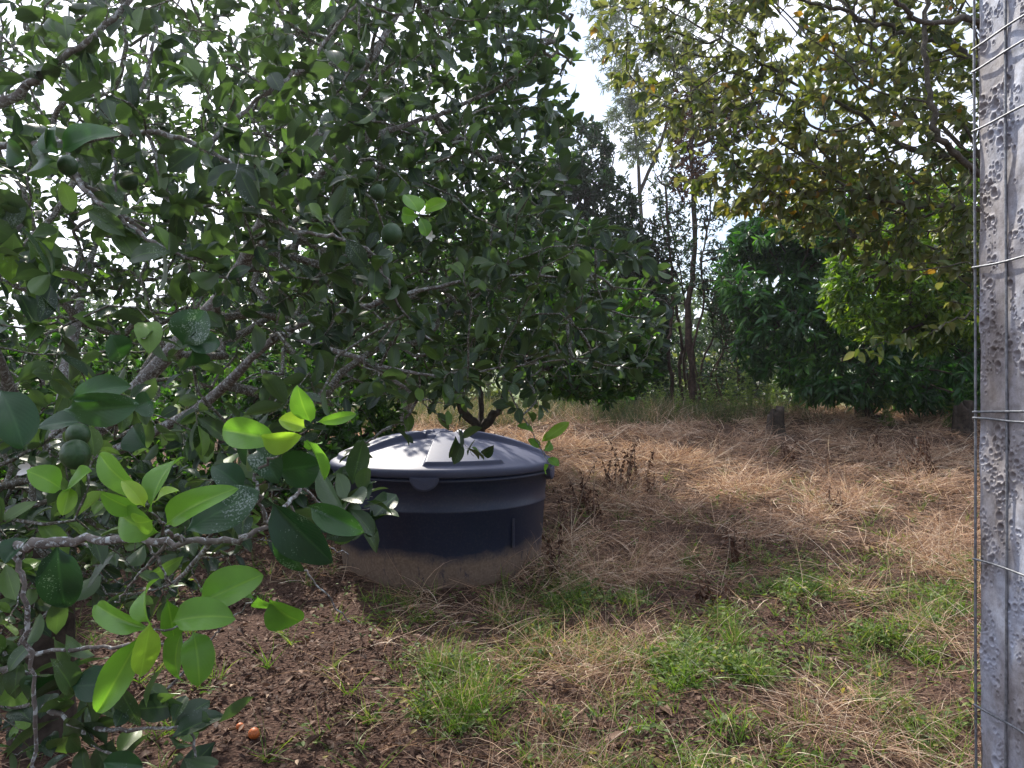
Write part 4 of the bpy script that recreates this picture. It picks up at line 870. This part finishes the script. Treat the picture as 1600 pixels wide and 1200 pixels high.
deads = [(1370, 10.0, .32, 'lone upright brown withered weed right of the stump'), (1452, 8.6, .38, 'brown withered weed nearest the post in the upper dry grass'), (1418, 8.4, .3, 'small brown withered weed left of the one nearest the post'),
         (1232, 9.3, .3, 'faint withered weed below the stump'), (975, 8.3, .42, 'tallest brown withered weed right of the tank'), (945, 8.1, .35, 'brown withered weed between the tank and the tallest one'), (995, 8.6, .34, 'brown withered weed behind the tallest one right of the tank'),
         (912, 7.6, .36, 'dark withered weed closest to the tank wall'), (1150, 5.9, .26, 'withered stalk in the middle of the slope'), (862, 5.6, .34, 'withered hanging weed at the right foot of the tank'), (1108, 5.1, .2, 'small withered stalk among green patches'), (930, 7.3, .3, 'sparse withered weed leaning beside the tank rim'), (960, 7.8, .34, 'withered weed in front of the tallest one right of the tank'), (1015, 8.0, .24, 'short withered weed rightmost of the group right of the tank'), (890, 6.9, .34, 'withered weed almost touching the right side of the tank'), (1300, 7.4, .22, 'little withered weed in the middle of the right slope'), (1440, 9.6, .3, 'withered weed behind the one nearest the post')]
for i, (px, d, h, lab) in enumerate(deads): tall_weed(px, d, h * 1.45, lab, 950 + i, name='withered_weed', cat='dead weed', group='withered weeds in the dry grass', dead=True)

def blades(P, D0, L, W, rnd, rng, curl=1.2, nu=4):
    """grass blades leaving P in direction D0, bending over"""
    side = norm(np.cross(D0, rng.normal(size=D0.shape))); N_ = np.cross(side, norm(D0)); N_[:, 2] = np.abs(N_[:, 2])
    return leaves(P, D0, N_, L, W, rnd, rng, nu, 1, curl, 0.0, shape='blade')

def field(n, x0, x1, y0, y1, rng, dens):
    """scatter on the ground; y sampled so that density falls with distance"""
    out = []
    tot = 0
    while tot < n:
        y = np.exp(rng.uniform(math.log(y0), math.log(y1), n)); x = rng.uniform(x0, x1, n); px = 800 + x / y * FPX
        ok = (px > -60) & (px < 1680) & (rng.uniform(size=n) < dens(x, y)); P = np.stack([x[ok], y[ok]], 1); out.append(P); tot += len(P)
    P = np.concatenate(out)[:n]; return np.column_stack([P, ground(P[:, 0], P[:, 1])])

def nz(x, y, f, o):
    return np.array([mn.noise(Vector((a * f + o, b * f, o))) for a, b in zip(x, y)])
TX, TY = at(692, 0, 6.2)[0], 6.2
SX, SX2 = at(1210, 0, 11.2)[0], at(1500, 0, 11.0)[0]
def notank(x, y): return (np.hypot(x - TX, y - TY) > 0.84) & ((np.abs(x - SX) > .28) | (y > 11.2) | (y < 10.3)) & (np.hypot(x - SX2, y - 10.8) > .3)
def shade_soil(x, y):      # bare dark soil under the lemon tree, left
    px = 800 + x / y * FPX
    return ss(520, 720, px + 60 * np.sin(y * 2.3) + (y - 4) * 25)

def ground_cover():
    # straw thatch
    rng = np.random.default_rng(100)
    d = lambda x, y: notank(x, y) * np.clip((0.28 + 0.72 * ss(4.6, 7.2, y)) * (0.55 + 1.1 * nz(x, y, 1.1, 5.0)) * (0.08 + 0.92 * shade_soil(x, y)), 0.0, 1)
    P = field(42000, -6, 11, 2.6, 15.2, rng, d)
    n = len(P); cx = nz(P[:, 0], P[:, 1], 1.4, 20) * 6.0; ang = cx + rng.normal(0, 1.0, n)
    far_ = P[:, 1]
    el = np.abs(rng.normal(0.12, 0.30, n)); D = np.stack([np.cos(ang) * np.cos(el), np.sin(ang) * np.cos(el), np.sin(el)], 1)
    L = rng.uniform(.12, .42, n) * (.85 + .25 * nz(P[:, 0], P[:, 1], 2.0, 3)); W = rng.uniform(.0018, .0042, n) * np.clip(far_ / 5, .8, 1.9)
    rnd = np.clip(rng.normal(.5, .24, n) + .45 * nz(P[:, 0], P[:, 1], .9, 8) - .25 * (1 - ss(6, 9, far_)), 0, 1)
    P[:, 2] += rng.uniform(0, .06, n) * ss(4, 7, far_)
    tag(Geo().add(*blades(P, D, L, W, rnd, rng, 1.0, 4)).build('dry_grass', M['straw']), 'matted straw coloured dry grass covering the slope', 'dry grass', kind='stuff')
    # loose arching stalks in tangled mounds
    rng = np.random.default_rng(110)
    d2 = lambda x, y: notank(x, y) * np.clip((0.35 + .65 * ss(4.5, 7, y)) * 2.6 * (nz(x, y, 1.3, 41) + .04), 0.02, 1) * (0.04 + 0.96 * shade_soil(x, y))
    C = field(2800, -6, 10, 2.6, 14, rng, d2); n = len(C); k = 15
    a0 = rng.uniform(0, 6.3, (n, 1)); a = a0 + rng.normal(0, .8, (n, k)); el = np.abs(rng.normal(.42, .4, (n, k)))
    D = np.stack([np.cos(a) * np.cos(el), np.sin(a) * np.cos(el), np.sin(el)], -1).reshape(-1, 3)
    P = (C[:, None] + rng.normal(0, .07, (n, k, 3)) * (1, 1, 0) + np.array([0, 0, .02]) * rng.uniform(0, 3, (n, k, 1))).reshape(-1, 3); m = len(P)
    tag(Geo().add(*blades(P, D, rng.uniform(.18, .55, m), rng.uniform(.002, .0042, m) * np.clip(P[:, 1] / 5, .7, 1.8), np.clip(rng.normal(.5, .33, m), 0, 1), rng, 1.3, 6)).build('tangled_straw', M['straw']),
        'tangled mounds of long pale dry stalks on the slope', 'straw', kind='stuff')
    # leaf litter
    rng = np.random.default_rng(101)
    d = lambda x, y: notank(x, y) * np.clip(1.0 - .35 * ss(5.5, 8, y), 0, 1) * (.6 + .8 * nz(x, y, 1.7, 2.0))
    P = field(48000, -6, 8, 2.6, 13, rng, d); n = len(P)
    a = rng.uniform(0, 6.3, n); D = np.stack([np.cos(a), np.sin(a), rng.normal(0, .25, n)], 1); P[:, 2] += rng.uniform(.002, .018, n) + rng.uniform(0, .04, n) * ss(5.5, 7, P[:, 1])
    L = rng.uniform(.015, .06, n) * np.where(rng.uniform(size=n) < .06, 1.7, 1); tag(Geo().add(*leaves(P, D, rng.normal(0, .35, (n, 3)) + (0, 0, 1), L, L * rng.uniform(.25, .6, n), np.clip(rng.normal(.38, .25, n), 0, 1), rng, 3, 2, 1.2, .6, shape='ovate')).build('leaf_litter', M['litter']),
        'brown fallen leaves and chips scattered over the dark soil', 'leaf litter', kind='stuff')
    # twigs lying about
    rng = np.random.default_rng(102); P = field(900, -4, 5, 2.6, 9, rng, lambda x, y: notank(x, y) * 1.0); g = Geo()
    for p in P:
        a = rng.uniform(0, 6.3); l = rng.uniform(.06, .35); q = np.array([p + (0, 0, .008), p + (math.cos(a) * l * .5, math.sin(a) * l * .5, .02 + rng.uniform(0, .015)), p + (math.cos(a + .3) * l, math.sin(a + .3) * l, .012)])
        g.add(*tube(*smooth_path(q, [.0022, .002, .001], 3, .003, rng), 4))
    tag(g.build('fallen_twigs', M['dead']), 'thin dry twigs strewn over the soil', 'twigs', kind='stuff')
    # broad leaved green ground cover
    rng = np.random.default_rng(103)
    def dg(x, y):
        px = 800 + x / y * FPX; a = ss(560, 760, px) * ss(7.5, 4.2, y) if False else ss(560, 760, px) * (1 - ss(4.6, 6.6, y))
        return notank(x, y) * (.35 + .65 * ss(2.9, 3.7, y + .5 * nz(x, y, 1.1, 77))) * (a * (np.clip(.02 + 1.7 * nz(x, y, 1.6, 31) + 1.1 * nz(x, y, 4, 3), .02, 1)) + .02)
    C = field(950, -3, 6, 2.6, 8.5, rng, dg); n = len(C); k = 9
    hgt = rng.uniform(.005, .10, (n, k)); P = C[:, None].repeat(k, 1) + np.stack([rng.normal(0, .035, (n, k)), rng.normal(0, .035, (n, k)), hgt], -1)
    D = rng.normal(size=(n, k, 3)) * (1, 1, .35) + (0, 0, .15); P = P.reshape(-1, 3); D = D.reshape(-1, 3); m = len(P); L = rng.uniform(.02, .05, m)
    tag(Geo().add(*leaves(P, D, rng.normal(0, .35, (m, 3)) + (0, 0, 1), L, L * rng.uniform(.35, .65, m), np.clip(rng.normal(.5, .28, m), 0, 1), rng, 4, 2, .6, .4, shape='ovate')).build('green_ground_cover', M['weed']),
        'patches of low green broad leaved weeds in the foreground', 'ground cover', kind='stuff')
    # green grass blades
    rng = np.random.default_rng(104)
    C = field(800, -3, 6, 2.6, 9, rng, lambda x, y: notank(x, y) * (dg(x, y) * .9 + .02)); n = len(C); k = 14
    P = C[:, None].repeat(k, 1) + rng.normal(0, .015, (n, k, 3)) * (1, 1, 0); D = rng.normal(size=(n, k, 3)) * (.6, .6, .15) + (0, 0, .8)
    P = P.reshape(-1, 3); D = norm(D.reshape(-1, 3)); m = len(P); L = rng.uniform(.06, .26, m)
    tag(Geo().add(*blades(P, D, L, rng.uniform(.003, .006, m), np.clip(rng.normal(.55, .25, m), 0, 1), rng, 1.2, 5)).build('green_grass', M['grass']), 'short green grass sprouting among the weeds', 'grass', kind='stuff')
    # rank grass along the ridge
    rng = np.random.default_rng(105)
    C = field(2600, -6, 6, 12.0, 15, rng, lambda x, y: (.25 + .75 * ss(1130, 900, 0) if False else np.clip(1.0 - ss(1040, 1240, 800 + x / y * FPX) * .8, 0, 1)) * np.ones_like(x)); n = len(C); k = 9
    P = C[:, None].repeat(k, 1) + rng.normal(0, .05, (n, k, 3)) * (1, 1, 0); D = rng.normal(size=(n, k, 3)) * (.35, .35, .1) + (0, 0, .9)
    P = P.reshape(-1, 3); D = norm(D.reshape(-1, 3)); m = len(P); L = rng.uniform(.15, .5, m)
    tag(Geo().add(*blades(P, D, L, rng.uniform(.005, .009, m), np.clip(rng.normal(.4, .3, m), 0, 1), rng, .9, 4)).build('ridge_grass', M['rank']), 'long rank green grass along the top of the ridge', 'grass', kind='stuff')
ground_cover()

def tuft(px, py, d, h, n, label, seed, dry=0.25, wid=.005, name='grass_tuft', group='grass tufts in the foreground'):
    rng = np.random.default_rng(seed); b = on_ground(at(px, 0, d)[0], d)
    T = empty(name, b, label, 'grass tuft', group)
    for part, mt, m in (('blades', M['grass'], int(n * (1 - dry))), ('dry_blades', M['straw'], int(n * dry))):
        if m < 1: continue
        P = np.tile(b, (m, 1)) + rng.normal(0, h * .17, (m, 3)) * (1, 1, 0) + (0, 0, -.01); D = norm(rng.normal(0, .38, (m, 3)) + (0, 0, 1)); L = h * rng.uniform(.4, 1.15, m)
        Geo().add(*blades(P, D, L, rng.uniform(.5, 1.1, m) * wid, np.clip(rng.normal(.5, .25, m), 0, 1), rng, 1.1, 7)).build(part, mt, T)
def dist(py, px):    # depth where the ground is seen at a pixel
    for d in np.linspace(2.6, 14, 400):
        x = (px - 800) / FPX * d
        if 605 - (float(ground_base(x, d)) - CAMZ) / d * FPX <= py: return float(d)
    return 14.0
tf = [(735, 1110, .42, 230, 'big green grass tuft left of centre at the bottom', .2), (640, 945, .24, 40, 'small green tuft in front of the tank', .1), (690, 1050, .28, 110, 'green tuft behind the big one at the bottom', .2),
      (780, 960, .30, 70, 'straw coloured tuft leaning before the tank', .95), (850, 1010, .26, 110, 'half dry tuft right of the big green one', .6), (930, 1000, .26, 110, 'green tuft in the middle of the foreground', .35),
      (1150, 1010, .26, 130, 'bright green tuft near the bottom centre right', .05), (1080, 870, .16, 60, 'yellowish tuft in the middle of the slope', .5), (1210, 715, .22, 50, 'pale green tuft just below the stump', .2),
      (1270, 850, .2, 60, 'dry tuft right of the slope middle', .95), (1370, 1050, .2, 60, 'green tuft near the post at the bottom', .3), (860, 1130, .2, 100, 'dead brown tuft at the bottom centre', 1.0), (1000, 1080, .16, 80, 'low green tuft at the bottom centre', .2),
      (1250, 1120, .18, 60, 'sparse tuft at the bottom right', .4), (1440, 960, .2, 70, 'mixed tuft beside the post', .5), (1180, 780, .22, 120, 'mounded straw tuft on the upper slope', 1.0), (1030, 730, .22, 120, 'straw tuft on the slope right of the tank', 1.0),
      (1510, 655, .35, 50, 'green tuft at the ridge beside the post', .1)]
for i, (px, py, h, n, lab, dry) in enumerate(tf): tuft(px, py, dist(py, px), h, n, lab, 300 + i, dry)

# fallen oranges
for i, (px, py, lab) in enumerate([(398, 1152, 'orange fruit on the soil, nearest to the camera'), (376, 1140, 'dark orange fruit beside the nearest one'), (642, 948, 'small orange fruit beside the tuft before the tank')]):
    d = dist(py, px); b = on_ground(at(px, 0, d)[0], d); r = (.026, .018, .018)[i]
    prof = [(max(.0004, r * math.sin(t)), -r * .95 * math.cos(t)) for t in np.linspace(.02, math.pi - .02, 13)]
    V, F = lathe(prof, 18); tag(Geo().add(V + b + (0, 0, r * .8), F).build('fallen_orange', M['orange'], None, origin=b), lab, 'orange', 'fallen oranges')

# ------------------------------------------------------------------ thin volume added to stand in for lens glare
def build_added_haze():
    m = bpy.data.materials.new('added_haze'); m.use_nodes = True; n = m.node_tree; n.nodes.clear()
    o = n.nodes.new('ShaderNodeOutputMaterial'); v = n.nodes.new('ShaderNodeVolumePrincipled')
    v.inputs['Color'].default_value = (0.9, 0.93, 1.0, 1); v.inputs['Density'].default_value = 0.0012; v.inputs['Anisotropy'].default_value = 0.75
    n.links.new(v.outputs[0], o.inputs['Volume'])
    x0, x1, y0, y1, z0, z1 = -620, 620, -40, 720, -5, 45
    V = [(x, y, z) for z in (z0, z1) for (x, y) in ((x0, y0), (x1, y0), (x1, y1), (x0, y1))]
    F = [(3, 2, 1, 0), (4, 5, 6, 7), (0, 1, 5, 4), (1, 2, 6, 5), (2, 3, 7, 6), (3, 0, 4, 7)]
    me = bpy.data.meshes.new('added_haze'); me.from_pydata(V, [], F); me.materials.append(m)
    ob = bpy.data.objects.new('added_haze', me); COL.objects.link(ob); tag(ob, 'thin bright veil added among the trees to stand in for lens glare', 'added_haze', kind='stuff')
build_added_haze()
